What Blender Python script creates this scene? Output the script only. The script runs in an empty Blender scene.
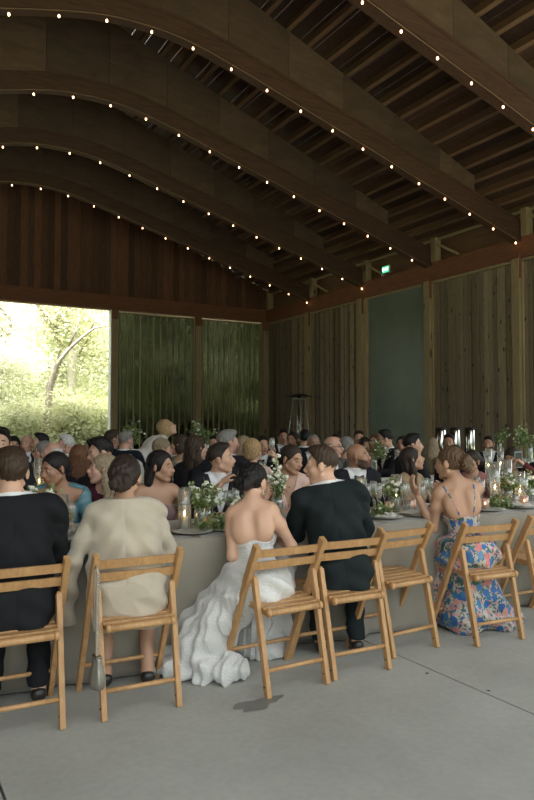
import bpy, bmesh, math, random
import numpy as np
from mathutils import Vector, Matrix
R = math.radians
rnd = random.Random(7)
scn = bpy.context.scene
COL = scn.collection
EYE, FPX, HOR, YAW = 1.43, 689.0, 425.2, R(29.97)
SKEW = .05
def spot(px, Y):
    """world x at depth row Y for a photograph column"""
    return Y * math.tan(YAW + math.atan((px - 267) / FPX))
def rowspot(px, Y):
    """same, for the table rows, which run slightly skew to the back wall"""
    x = spot(px, Y)
    for _ in range(6): x = spot(px, Y - SKEW * (x - 1.6))
    return x, Y - SKEW * (x - 1.6)
def fwd_of(x, y): return x * math.sin(YAW) + y * math.cos(YAW)
def height_at(py, x, y): return EYE + fwd_of(x, y) * (HOR - py) / FPX

# ------------------------------------------------------------------ materials
MATS = {}
def _mat(name):
    m = bpy.data.materials.new(name); m.use_nodes = True
    nt = m.node_tree; b = nt.nodes['Principled BSDF']
    return m, nt, b
def N(nt, typ, **kw):
    n = nt.nodes.new(typ)
    for k, v in kw.items():
        if k.startswith('i_'): n.inputs[k[2:].replace('_', ' ')].default_value = v
        else: setattr(n, k, v)
    return n
def ramp(nt, stops, interp='LINEAR'):
    r = nt.nodes.new('ShaderNodeValToRGB'); r.color_ramp.interpolation = interp
    el = r.color_ramp.elements
    while len(el) < len(stops): el.new(0.5)
    for e, (p, c) in zip(el, stops):
        e.position = p; e.color = (*c, 1)
    return r
def plain(name, col, rough=.6, metal=0, bump=0, bscale=200, var=0.06, sheen=0):
    key = (name, tuple(round(c, 3) for c in col), rough)
    if key in MATS: return MATS[key]
    m, nt, b = _mat(name)
    tc = N(nt, 'ShaderNodeTexCoord'); nz = N(nt, 'ShaderNodeTexNoise'); nz.inputs['Scale'].default_value = 9; nz.inputs['Detail'].default_value = 3
    nt.links.new(tc.outputs['Object'], nz.inputs['Vector'])
    r = ramp(nt, [(.3, tuple(c * (1 - var) for c in col)), (.7, tuple(min(1, c * (1 + var)) for c in col))])
    nt.links.new(nz.outputs['Fac'], r.inputs['Fac']); nt.links.new(r.outputs['Color'], b.inputs['Base Color'])
    b.inputs['Roughness'].default_value = rough; b.inputs['Metallic'].default_value = metal
    if rough > .7: b.inputs['Specular IOR Level'].default_value = .15
    if sheen: b.inputs['Sheen Weight'].default_value = sheen
    if bump:
        n2 = N(nt, 'ShaderNodeTexNoise'); n2.inputs['Scale'].default_value = bscale
        nt.links.new(tc.outputs['Object'], n2.inputs['Vector'])
        bp = N(nt, 'ShaderNodeBump'); bp.inputs['Strength'].default_value = bump; bp.inputs['Distance'].default_value = .004
        nt.links.new(n2.outputs['Fac'], bp.inputs['Height']); nt.links.new(bp.outputs['Normal'], b.inputs['Normal'])
    MATS[key] = m
    return m
def wood(name, dark, light, axis=2, scale=6, stretch=14, rough=.7, island=.35, knots=0, bump=.3):
    if name in MATS: return MATS[name]
    m, nt, b = _mat(name); L = nt.links.new
    tc = N(nt, 'ShaderNodeTexCoord'); geo = N(nt, 'ShaderNodeNewGeometry')
    add = N(nt, 'ShaderNodeVectorMath', operation='ADD'); mul = N(nt, 'ShaderNodeMath', operation='MULTIPLY'); mul.inputs[1].default_value = 37
    L(geo.outputs['Random Per Island'], mul.inputs[0]); L(tc.outputs['Object'], add.inputs[0]); L(mul.outputs[0], add.inputs[1])
    mp = N(nt, 'ShaderNodeMapping'); sc = [stretch] * 3; sc[axis] = 1; mp.inputs['Scale'].default_value = sc
    L(add.outputs[0], mp.inputs['Vector'])
    nz = N(nt, 'ShaderNodeTexNoise'); nz.inputs['Scale'].default_value = scale / 3; nz.inputs['Detail'].default_value = 8; nz.inputs['Roughness'].default_value = .65
    nz.inputs['Distortion'].default_value = .6; L(mp.outputs[0], nz.inputs['Vector'])
    r = ramp(nt, [(.28, dark), (.72, light)]); L(nz.outputs['Fac'], r.inputs['Fac'])
    hs = N(nt, 'ShaderNodeHueSaturation'); mr = N(nt, 'ShaderNodeMapRange'); mr.inputs['To Min'].default_value = 1 - island; mr.inputs['To Max'].default_value = 1 + island
    L(geo.outputs['Random Per Island'], mr.inputs['Value']); L(mr.outputs[0], hs.inputs['Value']); L(r.outputs['Color'], hs.inputs['Color'])
    out = hs.outputs['Color']
    if knots:
        mp2 = N(nt, 'ShaderNodeMapping'); s2 = [7.0] * 3; s2[axis] = 3.2; mp2.inputs['Scale'].default_value = s2; L(add.outputs[0], mp2.inputs['Vector'])
        vo = N(nt, 'ShaderNodeTexVoronoi'); vo.inputs['Scale'].default_value = knots; L(mp2.outputs[0], vo.inputs['Vector'])
        kr = ramp(nt, [(.07, (0.10, .09, .08)), (.17, (1, 1, 1))]); L(vo.outputs['Distance'], kr.inputs['Fac'])
        mx = N(nt, 'ShaderNodeMix', data_type='RGBA', blend_type='MULTIPLY'); mx.inputs[0].default_value = .9
        L(out, mx.inputs[6]); L(kr.outputs['Color'], mx.inputs[7]); out = mx.outputs[2]
    L(out, b.inputs['Base Color']); b.inputs['Roughness'].default_value = rough
    bp = N(nt, 'ShaderNodeBump'); bp.inputs['Strength'].default_value = bump; bp.inputs['Distance'].default_value = .006
    L(nz.outputs['Fac'], bp.inputs['Height']); L(bp.outputs['Normal'], b.inputs['Normal'])
    MATS[name] = m
    return m
def glass(name, tint, alpha_t=.85, rough=.03, diff=None, gloss=None):
    """thin glass: mostly clear, mirror-like at grazing angles"""
    if name in MATS: return MATS[name]
    m = bpy.data.materials.new(name); m.use_nodes = True; nt = m.node_tree; nt.nodes.clear(); L = nt.links.new
    o = N(nt, 'ShaderNodeOutputMaterial'); t = N(nt, 'ShaderNodeBsdfTransparent'); t.inputs['Color'].default_value = (*tint, 1)
    g = N(nt, 'ShaderNodeBsdfGlossy'); g.inputs['Roughness'].default_value = rough; g.inputs['Color'].default_value = (*(gloss or (1, 1, 1)), 1)
    fr = N(nt, 'ShaderNodeLayerWeight'); fr.inputs['Blend'].default_value = .25
    mr = N(nt, 'ShaderNodeMapRange'); mr.inputs['To Min'].default_value = (1 - alpha_t) * .4; mr.inputs['To Max'].default_value = .85
    L(fr.outputs['Facing'], mr.inputs['Value'])
    mx = N(nt, 'ShaderNodeMixShader'); L(mr.outputs[0], mx.inputs['Fac']); L(t.outputs[0], mx.inputs[1]); L(g.outputs[0], mx.inputs[2])
    last = mx
    if diff:
        d = N(nt, 'ShaderNodeBsdfDiffuse'); d.inputs['Color'].default_value = (*diff[0], 1)
        m2 = N(nt, 'ShaderNodeMixShader'); m2.inputs['Fac'].default_value = diff[1]; L(mx.outputs[0], m2.inputs[1]); L(d.outputs[0], m2.inputs[2]); last = m2
    L(last.outputs[0], o.inputs['Surface'])
    MATS[name] = m
    return m
def glow(name, col, s):
    if name in MATS: return MATS[name]
    m, nt, b = _mat(name); b.inputs['Base Color'].default_value = (*col, 1)
    b.inputs['Emission Color'].default_value = (*col, 1); b.inputs['Emission Strength'].default_value = s
    MATS[name] = m
    return m

# ------------------------------------------------------------------ mesh helpers
def mesh_np(name, V, F):
    me = bpy.data.meshes.new(name); V = np.asarray(V, dtype=np.float32); F = np.asarray(F, dtype=np.int32)
    me.vertices.add(len(V)); me.vertices.foreach_set('co', V.ravel())
    k = F.shape[1]; me.loops.add(F.size); me.loops.foreach_set('vertex_index', F.ravel())
    me.polygons.add(len(F)); me.polygons.foreach_set('loop_start', np.arange(0, F.size, k, dtype=np.int32))
    me.update(calc_edges=True); me.validate()
    return me
class MB:
    def __init__(s): s.v = []; s.f = []; s.sm = []
    def add(s, V, F, smooth=False):
        o = len(s.v); s.v += [tuple(map(float, p)) for p in V]; s.f += [tuple(i + o for i in f) for f in F]; s.sm += [smooth] * len(F); return s
    def box(s, c, d, M=None, bev=0):
        x, y, z = d[0] / 2, d[1] / 2, d[2] / 2
        if bev:
            b = min(bev, x * .9, y * .9, z * .9)
            bm = bmesh.new(); bmesh.ops.create_cube(bm, size=1)
            for v in bm.verts: v.co = Vector((v.co.x * 2 * x, v.co.y * 2 * y, v.co.z * 2 * z))
            bmesh.ops.bevel(bm, geom=bm.edges[:], offset=b, segments=2, affect='EDGES', profile=.7)
            bm.verts.index_update(); V = [v.co.copy() for v in bm.verts]; F = [[v.index for v in f.verts] for f in bm.faces]; bm.free()
        else:
            V = [Vector((i * x, j * y, k * z)) for i in (-1, 1) for j in (-1, 1) for k in (-1, 1)]
            F = [(0, 1, 3, 2), (4, 6, 7, 5), (0, 4, 5, 1), (2, 3, 7, 6), (0, 2, 6, 4), (1, 5, 7, 3)]
        if M is not None: V = [M @ v for v in V]
        return s.add([v + Vector(c) for v in V], F)
    def bar(s, a, b, w, t, up=(0, 0, 1), bev=0):
        """box beam from a to b, w across, t along 'up'"""
        a, b = Vector(a), Vector(b); d = (b - a); L = d.length; d.normalize(); up = Vector(up); x = d.cross(up).normalized(); u = x.cross(d)
        M = Matrix((x, d, u)).transposed()
        return s.box((a + b) / 2, (w, L, t), M, bev)
    def tube(s, pts, r, n=8, caps=True, smooth=True):
        pts = [Vector(p) for p in pts]; rs = r if isinstance(r, (list, tuple)) else [r] * len(pts)
        V = []; F = []; prev = None
        for i, p in enumerate(pts):
            d = (pts[min(i + 1, len(pts) - 1)] - pts[max(i - 1, 0)]).normalized()
            if prev is None: prev = d.orthogonal().normalized()
            x = (prev - d * prev.dot(d)).normalized(); y = d.cross(x); prev = x
            for k in range(n):
                a = 2 * math.pi * k / n; V.append(p + (x * math.cos(a) + y * math.sin(a)) * rs[i])
        for i in range(len(pts) - 1):
            for k in range(n):
                F.append((i * n + k, i * n + (k + 1) % n, (i + 1) * n + (k + 1) % n, (i + 1) * n + k))
        if caps: F.append(tuple(range(n))[::-1]); F.append(tuple((len(pts) - 1) * n + k for k in range(n)))
        return s.add(V, F, smooth)
    def lathe(s, prof, c=(0, 0, 0), n=16, smooth=True):
        V = []; F = []
        for (r, z) in prof:
            for k in range(n):
                a = 2 * math.pi * k / n; V.append((c[0] + r * math.cos(a), c[1] + r * math.sin(a), c[2] + z))
        for i in range(len(prof) - 1):
            for k in range(n): F.append((i * n + k, i * n + (k + 1) % n, (i + 1) * n + (k + 1) % n, (i + 1) * n + k))
        return s.add(V, F, smooth)
    def ball(s, c, r, n=8, m=6):
        rr = r if isinstance(r, (tuple, list)) else (r, r, r)
        prof = [(math.sin(math.pi * i / m), -math.cos(math.pi * i / m)) for i in range(m + 1)]
        V = []; F = []
        for (q, z) in prof:
            for k in range(n):
                a = 2 * math.pi * k / n; V.append((c[0] + rr[0] * q * math.cos(a), c[1] + rr[1] * q * math.sin(a), c[2] + rr[2] * z))
        for i in range(m):
            for k in range(n): F.append((i * n + k, i * n + (k + 1) % n, (i + 1) * n + (k + 1) % n, (i + 1) * n + k))
        return s.add(V, F, True)
    def obj(s, name, mat, parent=None, loc=None, rotz=0):
        me = bpy.data.meshes.new(name); me.from_pydata(s.v, [], s.f); me.polygons.foreach_set('use_smooth', s.sm)
        me.validate(); me.update()
        if mat: me.materials.append(mat)
        o = bpy.data.objects.new(name, me); COL.objects.link(o); o.parent = parent
        if loc is not None: o.location = loc
        o.rotation_euler.z = rotz
        return o
def tag(o, label=None, cat=None, group=None, kind=None):
    if label: o['label'] = label
    if cat: o['category'] = cat
    if group: o['group'] = group
    if kind: o['kind'] = kind
    return o
def thing(name, label, cat, loc=(0, 0, 0), rotz=0, group=None, kind=None):
    o = bpy.data.objects.new(name, None); COL.objects.link(o); o.location = loc; o.rotation_euler.z = rotz; o.empty_display_size = .1
    return tag(o, label, cat, group, kind)
KIDS = {}
def kids(o): return [c for c in COL.objects if c.parent == o]
def copy_tree(src, tree):
    r = src.copy(); COL.objects.link(r)
    for c, sub in tree:
        d = c.copy(); COL.objects.link(d); d.parent = r
        for g in sub:
            e = g.copy(); COL.objects.link(e); e.parent = d
    return r
def tree_of(o): return [(c, kids(c)) for c in kids(o)]
EXPOSURE, SUN_E, BULB = 1.62, 8.5, 3.2
# ------------------------------------------------------------------ camera, light
cd = bpy.data.cameras.new('camera'); cam = bpy.data.objects.new('camera', cd); COL.objects.link(cam)
cd.sensor_fit = 'HORIZONTAL'; cd.sensor_width = 24; cd.lens = FPX / 534 * 24; cd.clip_end = 300
pitch = math.atan((HOR - 400) / FPX)
cam.location = (0, 0, EYE); cam.rotation_euler = (math.pi / 2 + pitch, 0, -YAW); scn.camera = cam
scn.view_settings.view_transform = 'Standard'; scn.view_settings.look = 'None'; scn.view_settings.gamma = 1
scn.view_settings.exposure = EXPOSURE
w = bpy.data.worlds.new('overcast_sky'); scn.world = w; w.use_nodes = True
nt = w.node_tree; bg = nt.nodes['Background']
tc = N(nt, 'ShaderNodeTexCoord'); sp = N(nt, 'ShaderNodeSeparateXYZ'); rp = ramp(nt, [(.0, (.10, .11, .09)), (.53, (.13, .15, .12)), (.66, (.84, .90, .92)), (1, (.93, .98, 1.0))])
mr = N(nt, 'ShaderNodeMapRange'); mr.inputs['From Min'].default_value = -1
nt.links.new(tc.outputs['Generated'], sp.inputs[0]); nt.links.new(sp.outputs['Z'], mr.inputs['Value']); nt.links.new(mr.outputs[0], rp.inputs['Fac'])
nt.links.new(rp.outputs['Color'], bg.inputs['Color']); bg.inputs['Strength'].default_value = 1.0
sl = bpy.data.lights.new('sun', 'SUN'); so = bpy.data.objects.new('sun', sl); COL.objects.link(so)
sl.energy = SUN_E; sl.angle = R(25); sl.color = (1, .95, .86); so.rotation_euler = (R(16), 0, R(-8)); so.location = (0, -5, 12)

# ------------------------------------------------------------------ the hall
WX, YB, S = 12.5, 21.72, 2.822          # right wall, back wall, bay
APX, LX = 3.7, -5.1
HB, HT = 5.14, 5.61                      # header beam
def roofz(x): return 9.61 - .385 * abs(x - APX)   # underside of the purlins
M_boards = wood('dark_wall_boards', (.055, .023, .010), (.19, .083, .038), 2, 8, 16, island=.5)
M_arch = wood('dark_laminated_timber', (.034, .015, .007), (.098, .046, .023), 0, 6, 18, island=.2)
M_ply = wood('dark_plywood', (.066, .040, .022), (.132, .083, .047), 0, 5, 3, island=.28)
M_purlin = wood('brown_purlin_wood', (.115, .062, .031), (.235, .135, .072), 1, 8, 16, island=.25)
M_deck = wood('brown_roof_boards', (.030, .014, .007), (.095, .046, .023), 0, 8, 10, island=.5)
M_header = wood('red_brown_beam_wood', (.12, .046, .020), (.23, .095, .042), 0, 8, 16, island=.2)
M_headery = wood('red_brown_beam_wood_along', (.13, .05, .022), (.26, .105, .046), 1, 8, 16, island=.2)
M_post = wood('pale_post_wood', (.24, .18, .09), (.42, .33, .18), 2, 8, 14, island=.15, knots=.35)
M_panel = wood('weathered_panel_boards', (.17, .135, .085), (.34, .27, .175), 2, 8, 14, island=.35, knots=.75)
M_slat = wood('thin_slat_wood', (.22, .165, .09), (.42, .33, .19), 2, 8, 14, island=.3, knots=.8)

XO, XM = spot(113, YB), spot(197, YB)
# floor
m, nt, b = _mat('polished_concrete'); L = nt.links.new
tc = N(nt, 'ShaderNodeTexCoord'); n1 = N(nt, 'ShaderNodeTexNoise'); n1.inputs['Scale'].default_value = 1.3; n1.inputs['Detail'].default_value = 6; n1.inputs['Roughness'].default_value = .6
n2 = N(nt, 'ShaderNodeTexNoise'); n2.inputs['Scale'].default_value = 28; n2.inputs['Detail'].default_value = 5
L(tc.outputs['Object'], n1.inputs['Vector']); L(tc.outputs['Object'], n2.inputs['Vector'])
r1 = ramp(nt, [(.3, (.33, .33, .295)), (.7, (.42, .42, .38))]); L(n1.outputs['Fac'], r1.inputs['Fac'])
r2 = ramp(nt, [(.3, (.86, .86, .86)), (.65, (1, 1, 1))]); L(n2.outputs['Fac'], r2.inputs['Fac'])
mx = N(nt, 'ShaderNodeMix', data_type='RGBA', blend_type='MULTIPLY'); mx.inputs[0].default_value = .6; L(r1.outputs[0], mx.inputs[6]); L(r2.outputs[0], mx.inputs[7])
L(mx.outputs[2], b.inputs['Base Color']); b.inputs['Roughness'].default_value = .75; b.inputs['Specular IOR Level'].default_value = .3
M_floor = m
fl = MB()
jx = [LX - .3] + [.475 + 2.4 * k for k in range(-2, 5)] + [WX + .3]
for a, c in zip(jx[:-1], jx[1:]):
    fl.box(((a + c) / 2, (YB - 6.5) / 2 + .0, -.1), (c - a - .012, YB + 7.1, .2))
fl.box(((LX + WX) / 2, (YB - 6.5) / 2, -.16), (WX - LX + .6, YB + 7.1, .26))
tag(fl.obj('floor', M_floor), kind='structure')
gr = MB(); nseg = 24
V = []; F = []
for i in range(nseg + 1):
    for j in range(nseg + 1):
        x = -80 + 180 * i / nseg; y = -60 + 160 * j / nseg
        V.append((x, y, -.32 + .15 * math.sin(x * .3) * math.cos(y * .23)))
for i in range(nseg):
    for j in range(nseg): a = i * (nseg + 1) + j; F.append((a, a + nseg + 1, a + nseg + 2, a + 1))
gr.add(V, F, True)
M_grass = plain('lawn_green', (.12, .13, .075), .9, var=.3, bump=.5, bscale=40)
tag(gr.obj('ground', M_grass), 'green lawn and forest floor outside the hall', 'ground', kind='structure')

# water stain on the floor by the bride's chair
st = MB(); V = [(0, 0, .0)]; nst = 28
for k in range(nst):
    a = 2 * math.pi * k / nst; q = 1 + .25 * math.sin(3 * a + 1) + .12 * math.sin(7 * a)
    V.append((.135 * q * math.cos(a), .06 * q * math.sin(a), 0))
V += [(v[0] * 1, v[1] * 1, -.004) for v in V[1:]]
st.add(V, [(0, 1 + k, 1 + (k + 1) % nst) for k in range(nst)] + [(1 + k, 1 + nst + k, 1 + nst + (k + 1) % nst, 1 + (k + 1) % nst) for k in range(nst)])
tag(st.obj('water_stain', plain('wet_concrete', (.17, .165, .145), .35), loc=(1.75, 3.13, .004), rotz=.1), 'small dark wet patch on the concrete floor by the bride\'s chair leg', 'stain')

# deck + purlins
ceil = thing('ceiling', 'dark timber roof of boards on purlins', 'ceiling', (0, 0, 0), kind='structure')
dk = MB(); n = 34
for sgn in (1, -1):
    Lr = (WX + .9 - APX)
    for k in range(n):
        x0, x1 = APX + sgn * Lr * k / n, APX + sgn * Lr * (k + 1) / n - sgn * .006
        dk.bar((x0, YB / 2 - 1.2, roofz(x0) + .22), (x1, YB / 2 - 1.2, roofz(x1) + .22), YB + 3.8, .03)
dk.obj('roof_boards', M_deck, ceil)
for sgn in (1, -1):
    x = APX + sgn * .12
    while abs(x - APX) < WX - APX + .6:
        pb = MB(); z = roofz(x) + .1
        M = Matrix.Rotation(sgn * .395, 3, 'Y')
        pb.box((x, YB / 2 - 1.3, z), (.08, YB + 3.6, .2), M)
        pb.obj('purlin', M_purlin, ceil); x += sgn * .44
# arches
def sof(x):
    d = abs(x - APX)
    # crown curve easing into a straight haunch
    pts = SOFFIT
    for (d0, z0), (d1, z1) in zip(pts[:-1], pts[1:]):
        if d <= d1:
            return z0 + (z1 - z0) * (d - d0) / (d1 - d0)
    return pts[-1][1]
SOF_K = [(0, 7.68), (.8, 7.62), (1.8, 7.38), (2.8, 7.09), (3.8, 6.80), (4.8, 6.51), (5.8, 6.21), (6.8, 5.93), (8.8, 5.33)]
def catm(P, n=6):
    out = []
    for i in range(len(P) - 1):
        p0 = P[max(i - 1, 0)]; p1 = P[i]; p2 = P[i + 1]; p3 = P[min(i + 2, len(P) - 1)]
        if i == 0: p0 = (-P[1][0], P[1][1])
        for k in range(n):
            t = k / n
            out.append(tuple(.5 * (2 * p1[j] + (p2[j] - p0[j]) * t + (2 * p0[j] - 5 * p1[j] + 4 * p2[j] - p3[j]) * t * t + (3 * p1[j] - p0[j] - 3 * p2[j] + p3[j]) * t ** 3) for j in (0, 1)))
    return out + [P[-1]]
SOFFIT = [(a, b + .17) for a, b in catm(SOF_K)]
def arch(Y, no):
    root = thing('trim_%d' % no, 'dark arched timber truss spanning the hall', 'beam', (APX, Y, 0), kind='structure')
    xs = [sg * d for sg in (-1,) for d, z in SOFFIT[::-1]] + [d for d, z in SOFFIT[1:]]
    def strip(z0f, z1f, y0, y1, name, mat):
        V = []; F = []
        for d in xs:
            a, bb = z0f(d), z1f(d); bb = max(bb, a + .01)
            V += [(d, y0, a), (d, y1, a), (d, y1, bb), (d, y0, bb)]
        for i in range(len(xs) - 1):
            o = i * 4
            for k in range(4): F.append((o + k, o + (k + 1) % 4, o + 4 + (k + 1) % 4, o + 4 + k))
        F += [(0, 3, 2, 1), (len(V) - 4, len(V) - 3, len(V) - 2, len(V) - 1)]
        bld = MB(); bld.add(V, F); return bld.obj(name, mat, root)
    s_ = lambda d: sof(APX + d)
    top = lambda d: roofz(APX + d) - .005
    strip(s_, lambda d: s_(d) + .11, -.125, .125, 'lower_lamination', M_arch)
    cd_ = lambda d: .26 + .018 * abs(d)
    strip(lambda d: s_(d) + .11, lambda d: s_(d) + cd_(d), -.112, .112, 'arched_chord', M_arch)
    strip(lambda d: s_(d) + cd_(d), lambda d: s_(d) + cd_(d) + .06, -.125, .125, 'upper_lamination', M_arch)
    # plywood web in sheets
    V = []; F = []; wb = MB()
    xs2 = xs
    for i in range(len(xs2) - 1):
        pass
    lim = 7.4
    xin = [d for d in xs if abs(d) <= lim]
    xin = [-lim] + xin + [lim]
    cuts = [-lim] + [q * 1.22 + .3 for q in range(-6, 6) if abs(q * 1.22 + .3) < lim - .3] + [lim]
    for c0, c1 in zip(cuts[:-1], cuts[1:]):
        ds = [c0 + .004] + [d for d in xs if c0 + .03 < d < c1 - .03] + [c1 - .004]; V = []; F = []
        for d in ds:
            a = s_(d) + .28; bb = max(top(d), a + .02); V += [(d, -.055, a), (d, .055, a), (d, .055, bb), (d, -.055, bb)]
        for i in range(len(ds) - 1):
            o = i * 4
            for k in range(4): F.append((o + k, o + (k + 1) % 4, o + 4 + (k + 1) % 4, o + 4 + k))
        F += [(0, 3, 2, 1), (len(V) - 4, len(V) - 3, len(V) - 2, len(V) - 1)]; wb.add(V, F)
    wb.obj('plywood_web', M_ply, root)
ARCH_Y = [YB - S * k for k in (1, 2, 3, 4, 5)]
for i, Y in enumerate(ARCH_Y): arch(Y, i + 1)

# right wall: header, stub posts, posts
def structure(mb, name, mat, parent=None):
    o = mb.obj(name, mat, parent)
    return o if parent else tag(o, kind='structure')
h = MB(); h.box((WX + .05, YB / 2 + 2.5, (HB + HT) / 2), (.2, YB - 5 + .4, HT - HB)); structure(h, 'trim_6', M_headery)
h = MB(); h.box(((WX + LX) / 2, YB + .05, (HB + HT) / 2 + .02), (WX - LX + .2, .22, HT - HB + .02)); h.box(((WX + LX) / 2, YB - .09, HB + .06), (WX - LX, .06, .05)); h.box(((WX + LX) / 2, YB - .09, HT - .02), (WX - LX, .05, .03))
structure(h, 'trim_7', M_header)
no = 8
for k in range(0, 6):
    Y = YB - S * k
    p = MB(); p.box((WX - .02, Y, HB / 2), (.2, .2, HB), bev=.008)
    structure(p, 'trim_%d' % no, M_post); no += 1
    p = MB(); p.box((WX - .07, Y, HB + .12 - .3), (.06, .24, .55)); structure(p, 'trim_%d' % no, M_headery); no += 1
    p = MB(); p.box((WX - .0, Y - .24, (HT + roofz(WX)) / 2), (.2, .16, roofz(WX) - HT)); structure(p, 'trim_%d' % no, M_post); no += 1
for x in (XO, XM, WX - .1):
    p = MB(); p.box((x, YB - .02, HB / 2), (.19, .2, HB), bev=.008); structure(p, 'trim_%d' % no, M_post); no += 1
    p = MB(); p.box((x, YB - .14, HB - .14), (.22, .05, .3)); structure(p, 'trim_%d' % no, M_header); no += 1
# light brackets above the header
for k in range(1, 5):
    Y = YB - S * k
    p = MB(); p.bar((WX - .1, Y - .4, HT + .42), (WX + .1, Y - .95, HT + .06), .04, .06); structure(p, 'trim_%d' % no, M_post); no += 1
p = MB(); p.box((WX + .22, YB / 2 + 2.5, (HT + roofz(WX)) / 2), (.03, YB - 4.4, roofz(WX) - HT + .1)); structure(p, 'trim_%d' % no, M_purlin); no += 1  # added board shuts the gap over the header against outdoor brightness
# eave plate above the gap
p = MB(); p.box((WX + .02, YB / 2 + 2.5, roofz(WX) - .03), (.05, YB - 5, .06)); structure(p, 'trim_%d' % no, M_post); no += 1
# board panels on the right wall
def board_panel(name, y0, y1, nb, mat, zt=HB):
    root = thing(name, 'tall panel of upright weathered boards', 'wall panel', (WX, (y0 + y1) / 2, 0), kind='structure')
    b_ = MB(); wv = (y1 - y0) / nb; r_ = random.Random(nb * 7 + int(y0 * 10))
    for i in range(nb):
        yc = -(y1 - y0) / 2 + wv * (i + .5); dx = (.028 if i % 2 else 0) + r_.uniform(-.008, .008)
        b_.box((dx, yc, (zt - .09) / 2 + .02), (.025, wv * (1.10 if i % 2 else .80), zt - .11))
    b_.obj('boards', mat, root)
    b_ = MB(); b_.box((.11, 0, zt / 2), (.02, y1 - y0, zt)); b_.obj('backing', M_boards, root)  # solid sheet added so daylight does not leak between the boards
    b_ = MB()
    for z in (.06, zt - .04): b_.box((.02, 0, z), (.12, y1 - y0, .06))
    for y in (-(y1 - y0) / 2 + .02, (y1 - y0) / 2 - .02): b_.box((.02, y, zt / 2), (.12, .035, zt - .04))
    b_.obj('panel_frame', M_post, root)
for i, k in enumerate((1, 2, 4, 5)):
    y0 = YB - S * k + .1; y1 = YB - S * (k - 1) - .1
    if k == 5: y0, y1 = YB - S * 5 + .1, YB - S * 4 - .1
    board_panel('door_%d' % (i + 1), y0, y1, 20, M_panel)
# frosted teal window
y0, y1 = YB - S * 3 + .1, YB - S * 2 - .1
wr = thing('window_1', 'tall frosted grey-green window panel', 'window', (WX, (y0 + y1) / 2, 0), kind='structure')
m, nt, b = _mat('frosted_teal_glazing'); tc = N(nt, 'ShaderNodeTexCoord'); nz = N(nt, 'ShaderNodeTexNoise'); nz.inputs['Scale'].default_value = .9; nz.inputs['Detail'].default_value = 6
nt.links.new(tc.outputs['Object'], nz.inputs['Vector']); r_ = ramp(nt, [(.3, (.125, .16, .13)), (.75, (.20, .245, .20))]); nt.links.new(nz.outputs[0], r_.inputs[0]); nt.links.new(r_.outputs[0], b.inputs['Base Color'])
b.inputs['Roughness'].default_value = .32; b.inputs['Specular IOR Level'].default_value = .4
g = MB(); g.box((.04, -.06, HB / 2), (.03, y1 - y0 - .22, HB - .08)); g.obj('glazing', m, wr)
g = MB()
for z in (.04, HB - .035): g.box((.02, 0, z), (.09, y1 - y0, .06))
g.box((.02, (y1 - y0) / 2 - .09, HB / 2), (.1, .17, HB)); g.box((.02, -(y1 - y0) / 2 + .03, HB / 2), (.09, .05, HB)); g.obj('window_frame', M_slat, wr)

# back wall: gable boards, slatted screens, open side
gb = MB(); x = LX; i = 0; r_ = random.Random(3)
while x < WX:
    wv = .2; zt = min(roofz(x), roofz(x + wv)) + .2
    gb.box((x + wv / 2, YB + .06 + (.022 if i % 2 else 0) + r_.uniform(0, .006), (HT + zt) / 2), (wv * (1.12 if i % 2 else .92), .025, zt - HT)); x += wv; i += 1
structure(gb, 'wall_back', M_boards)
def screen(no_, x0, x1, ns):
    root = thing('window_%d' % no_, 'dark glazed screen behind thin upright slats', 'window', ((x0 + x1) / 2, YB, 0), kind='structure')
    wv = (x1 - x0) / ns; b_ = MB()
    for i in range(ns):
        xc = -(x1 - x0) / 2 + wv * (i + .5); b_.box((xc + r_.uniform(-.012, .012), -.02, HB / 2), (.042, .035, HB - .12))
    b_.obj('slats', M_slat, root)
    b_ = MB(); b_.box((0, .07, HB / 2), (x1 - x0, .012, HB - .06)); b_.obj('glazing', M_tint, root)
    b_ = MB()
    for z in (.04, HB - .05): b_.box((0, 0, z), (x1 - x0, .08, .05))
    for x_ in (-(x1 - x0) / 2 + .02, (x1 - x0) / 2 - .02): b_.box((x_, 0, HB / 2), (.04, .08, HB))
    b_.obj('window_frame', M_slat, root)
M_tint = glass('dark_tinted_glass', (.19, .205, .17), .97, .08, diff=((.01, .014, .008), .15), gloss=(.3, .33, .3))
screen(2, XO + .1, XM - .1, 12); screen(3, XM + .1, 12.3, 12)
# white reveal on the open side
p = MB(); p.box((XO - .115, YB, HB / 2), (.03, .24, HB)); structure(p, 'trim_%d' % no, plain('white_reveal', (.75, .75, .68), .7)); no += 1
# left wall
p = MB(); i = 0; y = 0.0
while y < YB:
    p.box((LX - (.02 if i % 2 else 0), y + .1, 2.87), (.025, .2 * (1.1 if i % 2 else .9), 5.74)); y += .2; i += 1
structure(p, 'wall_left', M_panel)

# exit sign
ex = thing('exit_sign', 'small green lit exit sign above the reddish header beam', 'exit sign', (WX - .12, 15.05, HT + .03))

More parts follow.
